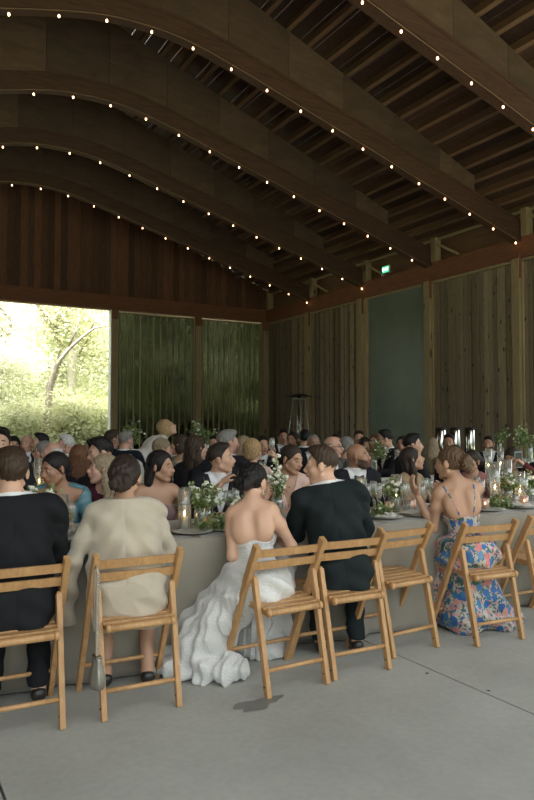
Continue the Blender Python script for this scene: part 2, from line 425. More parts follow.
ex.location.y = WX / math.tan(YAW + math.atan((390.5 - 267) / FPX))
b_ = MB(); b_.box((0, 0, .12), (.05, .30, .20), bev=.008); b_.obj('sign_housing', plain('white_plastic', (.6, .62, .58), .5), ex)
b_ = MB(); b_.box((-.028, 0, .12), (.006, .27, .17)); f_ = b_.obj('sign_face', glow('green_sign_light', (.05, .55, .25), .55), ex); f_['label'] = 'glowing green face'
cu = bpy.data.curves.new('exit_text', 'FONT'); cu.body = 'EXIT'; cu.size = .125; cu.extrude = .002; cu.align_x = 'CENTER'; cu.align_y = 'CENTER'
to = bpy.data.objects.new('exit_text', cu); COL.objects.link(to)
dg = bpy.context.evaluated_depsgraph_get(); tm = bpy.data.meshes.new_from_object(to.evaluated_get(dg)); bpy.data.objects.remove(to)
tm.materials.clear(); tm.materials.append(glow('pale_sign_letters', (.7, 1, .8), 1.3))
to = bpy.data.objects.new('lettering', tm); COL.objects.link(to); to.parent = ex; to.location = (-.034, 0, .12); to.rotation_euler = (math.pi / 2, 0, -math.pi / 2)
# small box lamp beside the sign
lp = MB(); lp.ball((0, 0, .07), .05, 10, 8); lp.tube([(0, 0, 0), (0, 0, .05)], .02)
tag(lp.obj('emergency_lamp', plain('white_plastic', (.6, .62, .58), .5), loc=(WX + .02, WX / math.tan(YAW + math.atan((383 - 267) / FPX)), HT)), 'small round white lamp on the header beam beside the exit sign', 'lamp')

# ------------------------------------------------------------------ string lights
M_bulb = glow('warm_bulb_glow', (1, .56, .27), BULB)
M_cap = plain('black_socket', (.02, .02, .02), .5)
M_cable = plain('brown_cable', (.20, .13, .07), .6)
names = ['arch nearest the back wall', 'second arch from the back wall', 'third arch from the back wall', 'fourth arch from the back wall', 'arch nearest the camera']
proto = None
for i, Y in enumerate(ARCH_Y):
    ys = Y - .10
    cab = MB(); pts = [(APX + d, ys, sof(APX + d) - .012) for d in [a[0] for a in SOFFIT]]
    pts = [(2 * APX - p[0], p[1], p[2]) for p in pts[::-1]] + pts[1:]
    cab.tube(pts, .009, 5)
    tag(cab.obj('light_string_cable', M_cable), 'thin cable with warm bulbs under the ' + names[i], 'cable')
    xs_ = [spot([92, 98, 108, 267, 404][i], ys)]
    for sg in (1, -1):
        x = xs_[0]
        while abs(x - APX) < 8.4:
            x += sg * .735 / math.hypot(1, (sof(x + .2) - sof(x - .2)) / .4); xs_.append(x)
    for x in sorted(xs_):
        z = sof(x) - .045
        az = math.degrees(math.atan2(x, Y))
        if 8 < az < 54 :
            if proto is None:
                proto = thing('string_bulb', 'x', 'light bulb', (x, ys, z))
                b_ = MB(); b_.tube([(0, 0, .002), (0, 0, -.035)], .013, 8); b_.tube([(0, 0, .045), (0, 0, 0)], .004, 5); b_.obj('socket', M_cap, proto)
                b_ = MB(); b_.ball((0, 0, -.056), (.018, .018, .026), 8, 8); b_.obj('bulb', M_bulb, proto)
                ptree = tree_of(proto); o = proto
            else: o = copy_tree(proto, ptree)
            o.location = (x, ys, z)
            tag(o, 'small warm glowing bulb on the string under the ' + names[i], 'light bulb', 'bulbs under the ' + names[i])

# ------------------------------------------------------------------ patio heater by the back corner
ph = thing('patio_heater', 'tall pyramid patio heater standing by the boarded wall near the back corner', 'patio heater', (spot(299, 15.2), 15.2, 0), .4)
b_ = MB(); b_.box((0, 0, .3), (.5, .5, .56), bev=.01); b_.box((0, 0, .59), (.54, .54, .03)); b_.obj('base', plain('dark_steel', (.06, .06, .06), .4, .8), ph)
b_ = MB()
for sx in (-1, 1):
    for sy in (-1, 1): b_.tube([(sx * .25, sy * .25, .58), (sx * .11, sy * .11, 2.12)], .013, 6)
b_.box((0, 0, 2.12), (.26, .26, .03)); b_.obj('frame', plain('pale_steel', (.45, .48, .42), .35, .7), ph)
b_ = MB(); b_.tube([(0, 0, .6), (0, 0, 2.1)], .045, 12); b_.obj('glass_tube', glass('heater_glass', (.75, .82, .75), .75), ph)
b_ = MB(); b_.lathe([(0, 2.27), (.36, 2.19), (.37, 2.175), (.1, 2.2), (0, 2.2)], n=20); b_.tube([(0, 0, 2.1), (0, 0, 2.25)], .05, 10); b_.obj('reflector_hood', plain('black_hood', (.03, .03, .03), .4, .6), ph)
# ------------------------------------------------------------------ folding chairs
M_chair = wood('honey_oak_chair_wood', (.35, .185, .076), (.54, .32, .142), 2, 9, 12, rough=.42, island=.12, bump=.12)
M_bolt = plain('dark_bolt', (.06, .05, .04), .4, .8)
def make_chair():
    t = thing('folding_chair', 'x', 'chair')
    FT, TP = Vector((0, .24, 0)), Vector((0, -.135, .785))
    def st(z): q = z / .785; return FT.y + (TP.y - FT.y) * q
    for s in (-1, 1):
        b = MB(); b.bar((s * .205, st(0), 0.0), (s * .205, st(.60), .60), .026, .036, (0, 1, .4), .004)
        b.bar((s * .205, st(.555), .555), (s * .205, st(.785) - .012, .785), .03, .046, (0, 1, .4), .006)
        b.obj('back_stile', M_chair, t)
    for s in (-1, 1):
        b = MB(); b.bar((s * .178, -.215, 0.0), (s * .182, st(.60) - .03, .60), .026, .038, (0, 1, .4), .006)
        b.ball((s * .182, st(.60) - .03, .598), (.013, .019, .016), 10, 6)
        b.obj('rear_leg', M_chair, t)
        b = MB(); b.tube([(s * .196, -.20, .055), (s * .163, -.20, .055)], .005, 6); b.obj('bolt', M_bolt, t)
    # curved slats
    for z0, h in ((.732, .046), (.662, .046)):
        V = []; F = []; n = 14; yb = st(z0)
        for i in range(n + 1):
            x = -.192 + .384 * i / n; c = -.022 * (1 - (x / .192) ** 2); tk = .0085
            for (dy, dz) in ((-tk, -h / 2), (tk, -h / 2), (tk, h / 2), (-tk, h / 2)):
                V.append((x, yb + c + dy + dz * -.46, z0 + dz + .004 * (1 - (x / .192) ** 2)))
        for i in range(n):
            for k in range(4): F.append((i * 4 + k, i * 4 + (k + 1) % 4, i * 4 + 4 + (k + 1) % 4, i * 4 + 4 + k))
        F += [(3, 2, 1, 0), (n * 4, n * 4 + 1, n * 4 + 2, n * 4 + 3)]
        b = MB(); b.add(V, F); b.obj('back_slat', M_chair, t)
    # seat: side rails, slats across, rounded rear rail
    b = MB()
    for s in (-1, 1): b.bar((s * .150, -.17, .425), (s * .165, .22, .455), .022, .03, bev=.004)
    for k in range(7):
        y = -.13 + k * .057; b.box((0, y, .444 + .0725 * (y + .17)), (.345, .053, .013), bev=.003)
    b.obj('seat', M_chair, t)
    b = MB(); b.tube([(-.162, -.178, .428), (.162, -.178, .428)], .018, 12)
    for s in (-1, 1): b.tube([(s * .145, -.18, .43), (s * .150, -.18, .43), (s * .165, -.18, .43)], [.02, .024, .022], 12)
    b.obj('rear_seat_rail', M_chair, t)
    b = MB(); b.tube([(-.17, -.185, .13), (.17, -.185, .13)], .0125, 10); b.obj('rear_stretcher', M_chair, t)
    b = MB(); b.tube([(-.195, st(.15), .15), (.195, st(.15), .15)], .0115, 10); b.obj('front_stretcher', M_chair, t)
    return t
chair0 = make_chair(); CT = tree_of(chair0); chair_used = [False]
def chair(x, y, rz, label, group=None):
    o = copy_tree(chair0, CT) if chair_used[0] else chair0
    chair_used[0] = True
    o.location = (x, y, 0); o.rotation_euler.z = rz; o.scale = (1.07, 1, 1)
    return tag(o, label, 'chair', group)

# ------------------------------------------------------------------ tables under cloths
TZ = .765
def linen(name, c1, c2):
    m, nt, b = _mat(name); L = nt.links.new
    tc = N(nt, 'ShaderNodeTexCoord'); a = N(nt, 'ShaderNodeTexNoise'); a.inputs['Scale'].default_value = 3; a.inputs['Detail'].default_value = 6
    r = ramp(nt, [(.3, c1), (.7, c2)]); L(tc.outputs['Object'], a.inputs['Vector']); L(a.outputs[0], r.inputs[0]); L(r.outputs[0], b.inputs['Base Color'])
    b.inputs['Roughness'].default_value = .85; b.inputs['Sheen Weight'].default_value = .3
    w_ = N(nt, 'ShaderNodeTexNoise'); w_.inputs['Scale'].default_value = 260; L(tc.outputs['Object'], w_.inputs['Vector'])
    bp = N(nt, 'ShaderNodeBump'); bp.inputs['Strength'].default_value = .25; bp.inputs['Distance'].default_value = .002; L(w_.outputs[0], bp.inputs['Height']); L(bp.outputs[0], b.inputs['Normal'])
    return m
M_linen = linen('oatmeal_linen', (.215, .195, .155), (.275, .25, .203))
M_white_linen = linen('white_linen', (.45, .43, .38), (.55, .53, .47))
def cloth(x0, x1, y0, y1, label, mat=None, drop=TZ - .012, seed=0, cat='tablecloth'):
    """cloth over a long table: flat top, rounded edge, folds that deepen downwards on every side"""
    r_ = random.Random(seed); per = []; st = .035
    ax, ay = (x1 - x0), (y1 - y0)
    n1 = int(ax / st); n2 = int(ay / st)
    for i in range(n1): per.append((x0 + ax * i / n1, y0, 0, -1))
    for i in range(n2): per.append((x1, y0 + ay * i / n2, 1, 0))
    for i in range(n1): per.append((x1 - ax * i / n1, y1, 0, 1))
    for i in range(n2): per.append((x0, y1 - ay * i / n2, -1, 0))
    NP = len(per); ph = [r_.uniform(0, 6.3) for _ in range(8)]
    rows = [(0, 0, 0), (.006, -.001, 0), (.011, -.006, 0), (.014, -.02, .0), (.014, -.06, .06), (.012, -.12, .2)] + [(.012 - .007 * k, -.12 - (drop - .12) * k / 14, .2 + .8 * k / 14) for k in range(1, 15)]
    V = []; F = []
    for (o, dz, am) in rows:
        for i, (x, y, nx, ny) in enumerate(per):
            s = i * st
            f = .030 * math.sin(s * 9 + ph[0] + 1.2 * math.sin(s * 1.7 + ph[1])) + .018 * math.sin(s * 21 + ph[2] + math.sin(s * 2.3)) + .035 * math.sin(s * 3.1 + ph[3])
            f = 1.5 * f * am * (.75 + .35 * math.sin(s * .9 + ph[4])) + .01 * am
            V.append((x + nx * (o + f), y + ny * (o + f) - SKEW * (x - 1.6), TZ + dz + .0015 * math.sin(s * 7) * am))
    for j in range(len(rows) - 1):
        for i in range(NP): F.append((j * NP + i, (j + 1) * NP + i, (j + 1) * NP + (i + 1) % NP, j * NP + (i + 1) % NP))
    F.append(tuple(range(NP)))
    b = MB(); b.add(V, F, True); o = b.obj('tablecloth', mat or M_linen); o.data.polygons[len(F) - 1].use_smooth = False
    # give it thickness
    so_ = o.modifiers.new('thickness', 'SOLIDIFY'); so_.thickness = .003; so_.offset = 0
    return tag(o, label, cat)
TA = (3.76, 4.54); TB = (6.3, 7.06); TC = (9.1, 9.86)
cloth(-.9, 7.2, TA[0], TA[1], 'oatmeal linen cloth to the floor over the long table nearest the camera', seed=1)
cloth(1.0, 9.6, TB[0], TB[1], 'linen cloth over the second long table, behind the first row of facing guests', M_white_linen, seed=2)
cloth(1.6, 11.9, TC[0], TC[1], 'linen cloth over the farthest long table, towards the back wall', M_white_linen, seed=3)

# ------------------------------------------------------------------ table ware
M_glass = glass('clear_glass', (.95, .97, .95), .80, diff=((.85, .88, .85), .07))
M_glass2 = glass('clear_vase_glass', (.86, .90, .86), .80, diff=((.8, .85, .8), .08))
M_wax = plain('ivory_wax', (.72, .66, .5), .5)
M_flame = glow('candle_flame', (1, .55, .2), 14)
M_china = plain('grey_stoneware', (.42, .42, .38), .3)
M_fork = plain('brass_cutlery', (.42, .27, .12), .3, .9)
M_nap = plain('pale_napkin', (.62, .59, .53), .9, var=.1)
M_wine = plain('white_wine', (.55, .45, .18), .15)
def pack(o): return (o, tree_of(o))
def p_cylinder(h, r, ch):
    t = thing('hurricane_candle', 'x', 'candle'); b = MB(); b.lathe([(0, .004), (r - .002, .004), (r, .0), (r, h), (r - .003, h), (r - .003, .006)], n=20); b.obj('glass_cylinder', M_glass, t)
    b = MB(); b.lathe([(0, .006), (r * .5, .006), (r * .5, ch), (0, ch)], n=12); b.obj('candle', M_wax, t)
    b = MB(); b.lathe([(0, ch + .002), (.007, ch + .012), (.004, ch + .026), (0, ch + .038)], n=8); b.obj('flame', M_flame, t)
    return pack(t)
def p_flute():
    t = thing('champagne_flute', 'x', 'glass'); b = MB()
    b.lathe([(0, .002), (.032, .002), (.032, .004), (.006, .010), (.004, .02), (.004, .085), (.012, .10), (.024, .13), (.027, .17), (.024, .225), (.0225, .225), (.025, .17), (.022, .132), (.0, .105)], n=14); b.obj('glass_bowl', M_glass, t)
    b = MB(); b.lathe([(0, .107), (.020, .133), (.0235, .16), (0, .16)], n=10); b.obj('wine', glass('pale_wine', (.85, .75, .45), .9), t)
    return pack(t)
def p_wineglass():
    t = thing('wine_glass', 'x', 'glass'); b = MB()
    b.lathe([(0, .002), (.036, .002), (.036, .004), (.006, .010), (.004, .02), (.004, .09), (.02, .102), (.038, .13), (.040, .155), (.032, .205), (.031, .205), (.038, .155), (.036, .133), (.0, .103)], n=14); b.obj('glass_bowl', M_glass, t)
    return pack(t)
def p_tumbler():
    t = thing('water_tumbler', 'x', 'glass'); b = MB(); b.lathe([(0, .004), (.03, .0), (.035, .10), (.033, .10), (.029, .01), (0, .01)], n=14); b.obj('glass_wall', M_glass, t)
    b = MB(); b.lathe([(0, .011), (.0285, .011), (.031, .07), (0, .07)], n=12); b.obj('water', glass('clear_water', (.85, .9, .88), .9), t)
    return pack(t)
def p_votive():
    t = thing('votive_candle', 'x', 'candle'); b = MB(); b.lathe([(0, .004), (.032, .0), (.034, .085), (.031, .085), (.029, .01), (0, .01)], n=14); b.obj('glass_cup', glass('frosted_cup', (.95, .8, .72), .7, .2, diff=((.8, .6, .5), .35)), t)
    b = MB(); b.lathe([(0, .011), (.024, .011), (.024, .035), (0, .035)], n=10); b.obj('candle', M_wax, t)
    b = MB(); b.lathe([(0, .037), (.006, .045), (.0, .062)], n=8); b.obj('flame', M_flame, t)
    return pack(t)
def p_plate():
    t = thing('dinner_plate', 'x', 'plate'); b = MB(); b.lathe([(0, .002), (.07, .002), (.09, .008), (.132, .016), (.133, .019), (.09, .012), (.07, .007), (0, .006)], n=28); b.obj('plate_dish', M_china, t)
    return pack(t)
def p_napkin():
    r_ = random.Random(5); b = MB(); V = []; F = []; n = 10
    for s in (0, 1):
        for i in range(n + 1):
            for j in range(n + 1):
                u, v = i / n - .5, j / n - .5; V.append((u * .13 * (1 + .2 * v), v * .22, .004 + (.014 + .007 * math.sin(u * 17 + v * 4) + .005 * math.sin(v * 13)) * s * max(0, 1 - (2 * abs(u)) ** 4) * max(0, 1 - (2 * abs(v)) ** 4)))
    q = (n + 1) ** 2
    for i in range(n):
        for j in range(n):
            a = i * (n + 1) + j; F.append((a, a + 1, a + n + 2, a + n + 1)); F.append((q + a, q + a + n + 1, q + a + n + 2, q + a + 1))
    b.add(V, F, True); o = b.obj('napkin', M_nap); tag(o, 'x', 'napkin'); return (o, [])
def p_fork():
    b = MB(); b.bar((0, -.1, .004), (0, .05, .004), .006, .003)
    for k in (-1, 0, 1): b.bar((k * .006, .06, .004), (k * .006, .1, .006), .003, .002)
    b.box((0, .055, .0045), (.018, .014, .003)); o = b.obj('fork', M_fork); tag(o, 'x', 'fork'); return (o, [])
# foliage and blossoms
def leafmat(name, c, c2):
    if name in MATS: return MATS[name]
    m, nt, b = _mat(name); geo = N(nt, 'ShaderNodeNewGeometry'); r = ramp(nt, [(0, c), (1, c2)]); nt.links.new(geo.outputs['Random Per Island'], r.inputs[0]); nt.links.new(r.outputs[0], b.inputs['Base Color'])
    b.inputs['Roughness'].default_value = .55
    MATS[name] = m; return m
M_leaf = leafmat('garden_leaf', (.07, .12, .035), (.26, .31, .11))
M_pet = plain('creamy_petal', (.80, .78, .66), .7, var=.06)
M_petp = plain('blush_petal', (.78, .55, .42), .7)
M_stem = plain('green_stem', (.12, .19, .06), .6)
def leaf_cloud(b, pts, size, r_):
    for p in pts:
        d = Vector((r_.gauss(0, 1), r_.gauss(0, 1), r_.gauss(0, 1))).normalized(); x = d.orthogonal().normalized(); x.rotate(Matrix.Rotation(r_.uniform(0, 6.28), 3, d)); y = d.cross(x)
        L_ = size * r_.uniform(.6, 1.3); W_ = L_ * r_.uniform(.35, .6); p = Vector(p)
        b.add([p, p + x * L_ * .5 + y * W_ * .5 + d * W_ * .15, p + x * L_, p + x * L_ * .5 - y * W_ * .5 + d * W_ * .15], [(0, 1, 2, 3)])
def blossom_mb(r, r_):
    b = MB(); b.ball((0, 0, 0), r * .5, 7, 5)
    for k in range(7):
        a = k * 2.4; e = r_.uniform(-.1, .9); d = Vector((math.cos(a) * math.cos(e), math.sin(a) * math.cos(e), math.sin(e)))
        b.ball(d * r * .55, (r * .5, r * .5, r * .38), 6, 4)
    return b
BL = [blossom_mb(1, random.Random(k)).obj('blossom', M_pet) for k in range(2)] + [blossom_mb(1, random.Random(9)).obj('blossom', M_petp)]
BLM = [o.data for o in BL]
for o in BL: bpy.data.objects.remove(o)
def p_bouquet(name, vase_h, vase_r, H, spread, nleaf, nflow, seed, leaf=.04, tall=False, fl=.02, lo=0.0):
    r_ = random.Random(seed); t = thing(name, 'x', 'flower arrangement')
    if vase_h:
        b = MB(); v = vase_r
        b.lathe([(0, .004), (v * .8, 0), (v, .02), (v, vase_h * .7), (v * .85, vase_h), (v * .82, vase_h), (v * .95, vase_h * .7), (v * .95, .022), (0, .01)], n=16); b.obj('glass_vase', M_glass2, t)
    b = MB(); tips = []
    ns = max(8, nflow // 2)
    for k in range(ns):
        a = r_.uniform(0, 6.28); q = spread * math.sqrt(r_.random()); hh = H * r_.uniform(.6, 1) * (1 - .25 * (q / spread) ** 2)
        p0 = Vector((r_.uniform(-.3, .3) * vase_r, r_.uniform(-.3, .3) * vase_r, .012)); p2 = Vector((q * math.cos(a), q * math.sin(a), hh)); p1 = Vector((p2.x * .3, p2.y * .3, (vase_h or .01) * .9 + .3 * hh * .3))
        b.tube([p0, p1, (p1 + p2) / 2 + Vector((0, 0, .01)), p2], .0022, 5); tips.append((p1, p2))
    b.obj('stems', M_stem, t)
    b = MB(); P = []
    for k in range(nleaf):
        p1, p2 = r_.choice(tips); f = r_.uniform(.1, 1); p = p1.lerp(p2, f); j = spread * .28
        P.append((p.x + r_.gauss(0, j * .6), p.y + r_.gauss(0, j * .6), max(lo + .008, p.z + r_.gauss(0, j * .5))))
    leaf_cloud(b, P, leaf, r_)
    for i_, v_ in enumerate(b.v):
        if v_[2] < .004: b.v[i_] = (v_[0], v_[1], .004)
    o_ = b.obj('leaves', M_leaf, t); o_['kind'] = 'stuff'
    for k in range(nflow):
        p1, p2 = tips[k % len(tips)]; f = r_.uniform(.55, 1.05); p = p1.lerp(p2, f)
        me = BLM[2] if r_.random() < .08 else BLM[k % 2]; o = bpy.data.objects.new('blossom', me); COL.objects.link(o); o.parent = t
        s = fl * r_.uniform(.5, 1.25); o.scale = (s, s, s); j = spread * .15
        o.location = (p.x + r_.gauss(0, j), p.y + r_.gauss(0, j), max(lo + s, p.z + r_.gauss(0, j * .6) + .01)); o.rotation_euler = (r_.uniform(-.7, .7), r_.uniform(-.7, .7), r_.uniform(0, 6))
    return pack(t)
USED = set()
def put(pk, x, y, label, group=None, z=TZ + .002, rz=0.0, s=1):
    src, tree = pk
    o = copy_tree(src, tree) if id(src) in USED else src
    USED.add(id(src)); o.location = (x, y, z); o.rotation_euler.z = rz; o.scale = (s, s, s)
    return tag(o, label, src['category'], group)
HC = p_cylinder(.27, .042, .09); HC2 = p_cylinder(.36, .045, .13); FLU = p_flute(); WG = p_wineglass(); TU = p_tumbler(); VO = p_votive(); PL = p_plate(); NA = p_napkin(); FO = p_fork()
B_big = p_bouquet('meadow_bouquet', .15, .062, .36, .125, 620, 34, 1, .038, fl=.019)
B_snap = p_bouquet('snapdragon_vase', .14, .045, .46, .07, 160, 60, 2, .035, fl=.017)
B_low = p_bouquet('low_greenery', .06, .04, .17, .12, 300, 22, 3, .035, fl=.018)
B_rose = p_bouquet('white_rose_vase', .12, .042, .27, .075, 200, 13, 4, .045, fl=.026)
B_gar = p_bouquet('leaf_garland', .0, .05, .075, .15, 260, 5, 5, .042, fl=.014)
B_tall = p_bouquet('tall_branch_arrangement', .45, .05, .80, .24, 520, 22, 6, .055, fl=.02)
def P(px, Y):
    return rowspot(px, float(np.interp(Y, [3.93, 4.8, 6.72, 7.52, 9.75, 10.55], [3.76, 4.54, 6.3, 7.06, 9.1, 9.86])))
def row(pk, lst, label_f, group=None):
    for px, Y, txt in lst:
        x, y = P(px, Y); put(pk, x, y, label_f % txt, group, rz=rnd.uniform(0, 6))
# table nearest the camera
row(HC, [(62, 4.15, 'between black suited man and teal jacket'), (185, 4.25, 'beside the meadow bouquet, right of the cream jacket'),
         (361, 4.48, 'in front of the bald bearded man')], 'clear glass cylinder with a lit candle %s', 'glass cylinders with candles')
row(HC2, [(494, 4.42, 'left one right of the floral dress'), (506, 4.62, 'right one right of the floral dress')], 'tall glass cylinder with lit ivory candle, %s', 'tall candle cylinders')
row(HC, [(396, 4.62, 'in front of the woman in the tan dress'), (519, 4.4, 'at the right edge of the near table')], 'clear glass cylinder with a candle %s', 'glass cylinders with candles')
x, y = P(203, 4.25); put(B_big, x, y, 'big loose bouquet of white meadow flowers and greens left of the bride', rz=1, s=.92)
x, y = P(277, 4.62); put(B_snap, x, y, 'tall white snapdragons in a glass vase right of the bride')
x, y = P(305, 4.33); put(B_low, x, y, 'low arrangement of white flowers and greens between bride and groom')
x, y = P(246, 4.45); put(B_low, x, y, 'low white flowers and greens just left of the bride\'s hair', rz=2)
x, y = P(394, 4.42); put(B_rose, x, y, 'white roses in a glass vase left of the floral dress woman')
x, y = P(507, 4.47); put(B_rose, x, y, 'white roses in a glass vase right of the woman in the floral dress', rz=2)
x, y = P(529, 4.5); put(B_rose, x, y, 'white roses in a glass vase at the right edge of the near table', rz=4)
x, y = P(108, 4.42); put(B_low, x, y, 'low white flowers on the near table left of the cream jacket woman\'s head', rz=3)
x, y = P(42, 4.62); put(B_big, x, y, 'loose bouquet of white flowers and greens left of the woman in the teal jacket', rz=4, s=.9)
row(B_gar, [(216, 4.14, 'beside the blush votive left of the bride'), (378, 4.2, 'in front of the champagne flutes by the groom'), (500, 4.16, 'right of the woman in the floral dress'), (443, 4.5, 'behind the woman in the floral dress')], 'small garland of green leaves lying %s', 'leaf garlands on the near table')
row(VO, [(209, 4.17, 'in front of the meadow bouquet'), (222, 4.35, 'left of the bride\'s shoulder'), (389, 4.36, 'at the foot of the white roses'), (484, 4.2, 'just right of the floral dress'), (70, 4.3, 'in front of the teal jacket')], 'lit votive candle in a blush glass cup %s', 'votive candles')
row(FLU, [(367, 4.42, 'left one of the group'), (373, 4.62, 'second of the group'), (378, 4.4, 'middle of the group'), (384, 4.6, 'right one of the group'), (388, 4.68, 'rightmost of the group')], 'champagne flute between the groom and the white roses, %s', 'champagne flutes by the groom')
row(FLU, [(72, 4.2, 'before the woman in the teal jacket'), (430, 4.6, 'behind the floral dress woman\'s forearm'), (236, 4.6, 'left of the bride\'s hair'), (476, 4.6, 'right of the floral dress woman\'s back'), (524, 4.3, 'near the right edge of the near table')], 'champagne flute on the near table %s', 'champagne flutes')
row(FLU, [(403, 4.35, 'right of the white roses, nearer'), (424, 4.7, 'right of the tan dress'), (481, 4.35, 'left of the ivory candles'), (489, 4.65, 'behind the ivory candles'), (527, 4.65, 'farther back by the edge')], 'full champagne flute on the near table, %s', 'champagne flutes on the right')
row(VO, [(411, 4.45, 'before the tan dress'), (503, 4.3, 'among the right hand candles'), (523, 4.2, 'at the right edge')], 'small lit votive cup on the near table, %s', 'votives on the right')
for k_, (px_, Y_, t_) in enumerate([(517, 4.62, 'between the candles and the right edge'), (342, 4.62, 'in front of the bald bearded man')]):
    x, y = P(px_, Y_); put(B_low, x, y, 'low white flowers and greens ' + t_, z=TZ + .002, rz=k_ * 1.7)
row(WG, [(213, 4.6, 'before the young man in the tuxedo'), (229, 4.65, 'left of the bride'), (420, 4.4, 'by the floral dress woman\'s forearm'), (408, 4.62, 'before the woman in the tan dress'), (516, 4.65, 'before the man in black at the right edge')], 'empty wine glass on the near table %s', 'wine glasses')
row(TU, [(66, 4.1, 'before the woman in the teal jacket'), (75, 4.12, 'at the cream jacket woman\'s left sleeve'), (224, 4.2, 'left of the bride'), (407, 4.25, 'by the white roses near the empty chair'), (514, 4.25, 'right of the floral dress')], 'tumbler of water on the near table %s', 'water tumblers')
row(PL, [(192, 4.12, 'right of the cream jacket'), (231, 4.12, 'left of the bride\'s arm'), (384, 4.12, 'before the empty chair'), (418, 4.12, 'by the elbow of the woman in the floral dress'), (487, 4.12, 'right of the woman in the floral dress'), (520, 4.12, 'near the right edge of the picture'), (80, 4.14, 'before the woman in the cream jacket'), (300, 4.14, 'before the groom'), (4, 4.14, 'before the man in the black suit')], 'round grey plate %s', 'dinner plates')
for px, Y, txt in [(386, 4.1, 'on the plate before the empty chair'), (414, 4.13, 'by the elbow of the woman in the floral dress'), (82, 4.12, 'beside the sleeve of the cream jacket'), (518, 4.14, 'on the plate near the right edge')]:
    x, y = P(px, Y); put(NA, x, y, 'crumpled pale napkin lying ' + txt, 'napkins', z=TZ + .022, rz=rnd.uniform(0, 3))
for px, Y, txt in [(189, 4.03, 'left one by the plate right of the cream jacket'), (193, 4.02, 'right one by the plate right of the cream jacket'), (376, 4.01, 'by the plate at the empty chair'), (480, 4.01, 'just right of the floral dress'), (515, 4.01, 'by the right edge')]:
    x, y = P(px, Y); put(FO, x, y, 'brass coloured fork, ' + txt, 'forks', rz=rnd.uniform(-.1, .1))
# farther tables
for k, (px, txt) in enumerate([(34, 'at the left end'), (60, 'behind the woman in teal'), (178, 'behind the standing woman in white'), (262, 'right of the short haired blonde'), (345, 'left of the bald man'), (456, 'behind the floral dress woman'), (520, 'at the right')]):
    x, y = P(px, 7.1); put(B_rose if k % 2 else B_low, x, y, 'small flower arrangement on the second table ' + txt, 'small arrangements on the second table', rz=k)
for k, (px, txt) in enumerate([(40, 'left end'), (186, 'behind the long haired woman in black'), (330, 'by the woman in glasses'), (398, 'near the woman in red'), (488, 'in front of the bearded man'), (500, 'beside the woman with the phone')]):
    x, y = P(px, 7.0 + .3 * (k % 2)); put(HC2, x, y, 'tall glass candle cylinder on the second table, ' + txt, 'candles on the second table')
for k, (px, txt) in enumerate([(30, 'left end'), (45, 'near the grey haired guests'), (240, 'behind the blonde guest'), (312, 'in front of the grey haired man'), (352, 'behind the bald man'), (470, 'by the bearded man'), (512, 'by the woman with the phone')]):
    x, y = P(px, 6.95 + .1 * (k % 3)); put(FLU, x, y, 'champagne flute on the second table, ' + txt, 'flutes on the second table')
x, y = P(374, 7.15); put(B_tall, x, y, 'airy green branch arrangement in a glass vase left of the man in dark glasses', rz=.4, s=.66)
x, y = P(499, 10.1); put(B_tall, x, y, 'tall green branch arrangement between the bearded man and the woman with the phone', rz=2, s=.85, z=TZ)
x, y = P(130, 10.1); put(B_tall, x, y, 'tall greenery in a vase left of the standing woman in white', rz=3)
x, y = P(529, 7.2); put(B_tall, x, y, 'tall greenery in a vase at the right edge of the second table', rz=4, s=.9)
x, y = P(206, 10.0); put(B_tall, x, y, 'tall greenery in a vase on the farthest table behind the grey haired man', rz=5)

# polished dispensers on the side table by the wall
xa, ya = spot(438, 8.9), 8.9
for k, (px, nm) in enumerate([(441, 'left one'), (455, 'middle one'), (470, 'right one')]):
    t = thing('drink_dispenser', 'tall polished steel drink dispenser with a dark frame behind the guests, ' + nm, 'dispenser', (spot(px, 8.9) , 8.9, .79), .5, 'steel drink dispensers')
    b = MB(); b.lathe([(0, .12), (.085, .12), (.09, .14), (.09, .55), (.075, .57), (0, .58)], n=20); b.obj('tank', plain('polished_steel', (.75, .75, .70), .12, 1), t)
    b = MB(); b.lathe([(0, .60), (.09, .60), (.1, .575), (.1, .565), (0, .565)], n=20)
    for a in (0, 1, 2, 3): b.tube([(.1 * math.cos(a * 1.57 + .78), .1 * math.sin(a * 1.57 + .78), 0), (.095 * math.cos(a * 1.57 + .78), .095 * math.sin(a * 1.57 + .78), .57)], .009, 6)
    b.obj('dark_frame', plain('black_hood', (.03, .03, .03), .4, .6), t)
    b = MB(); b.tube([(-.02, -.08, .18), (-.02, -.14, .18), (-.02, -.14, .15)], .01, 8); b.obj('tap', M_cap, t)
xm = (spot(441, 8.9) + spot(470, 8.9)) / 2
cloth(xm - .6, xm + .6, 8.65 + SKEW * (xm - 1.6), 9.25 + SKEW * (xm - 1.6), 'white cloth over the small side table carrying the steel dispensers', M_white_linen, seed=8)

# handbag on the cream-jacket chair
hb = thing('handbag', 'small pewter pouch bag hanging by a rope strap beside the woman in the cream jacket', 'handbag', (.945, 3.262, 0))
HB_OBJ = hb
# chairs in front
chair(.63, 3.56, -.03, 'folding oak chair at the left edge, with the man in the black suit')
chair(1.21, 3.53, -.05, 'folding oak chair with the woman in the cream jacket and a bag on its back')
chair(2.02, 3.39, .03, 'folding oak chair with the bride in the white gown')
chair(2.48, 3.41, -.03, 'folding oak chair with the groom in the dark green suit')
chair(2.99, 3.55, .06, 'empty folding oak chair between the groom and the floral dress')
chair(3.64, 3.42, -.10, 'folding oak chair with the woman in the floral dress')
chair(4.30, 3.46, -.02, 'folding oak chair cut off by the right edge of the picture')
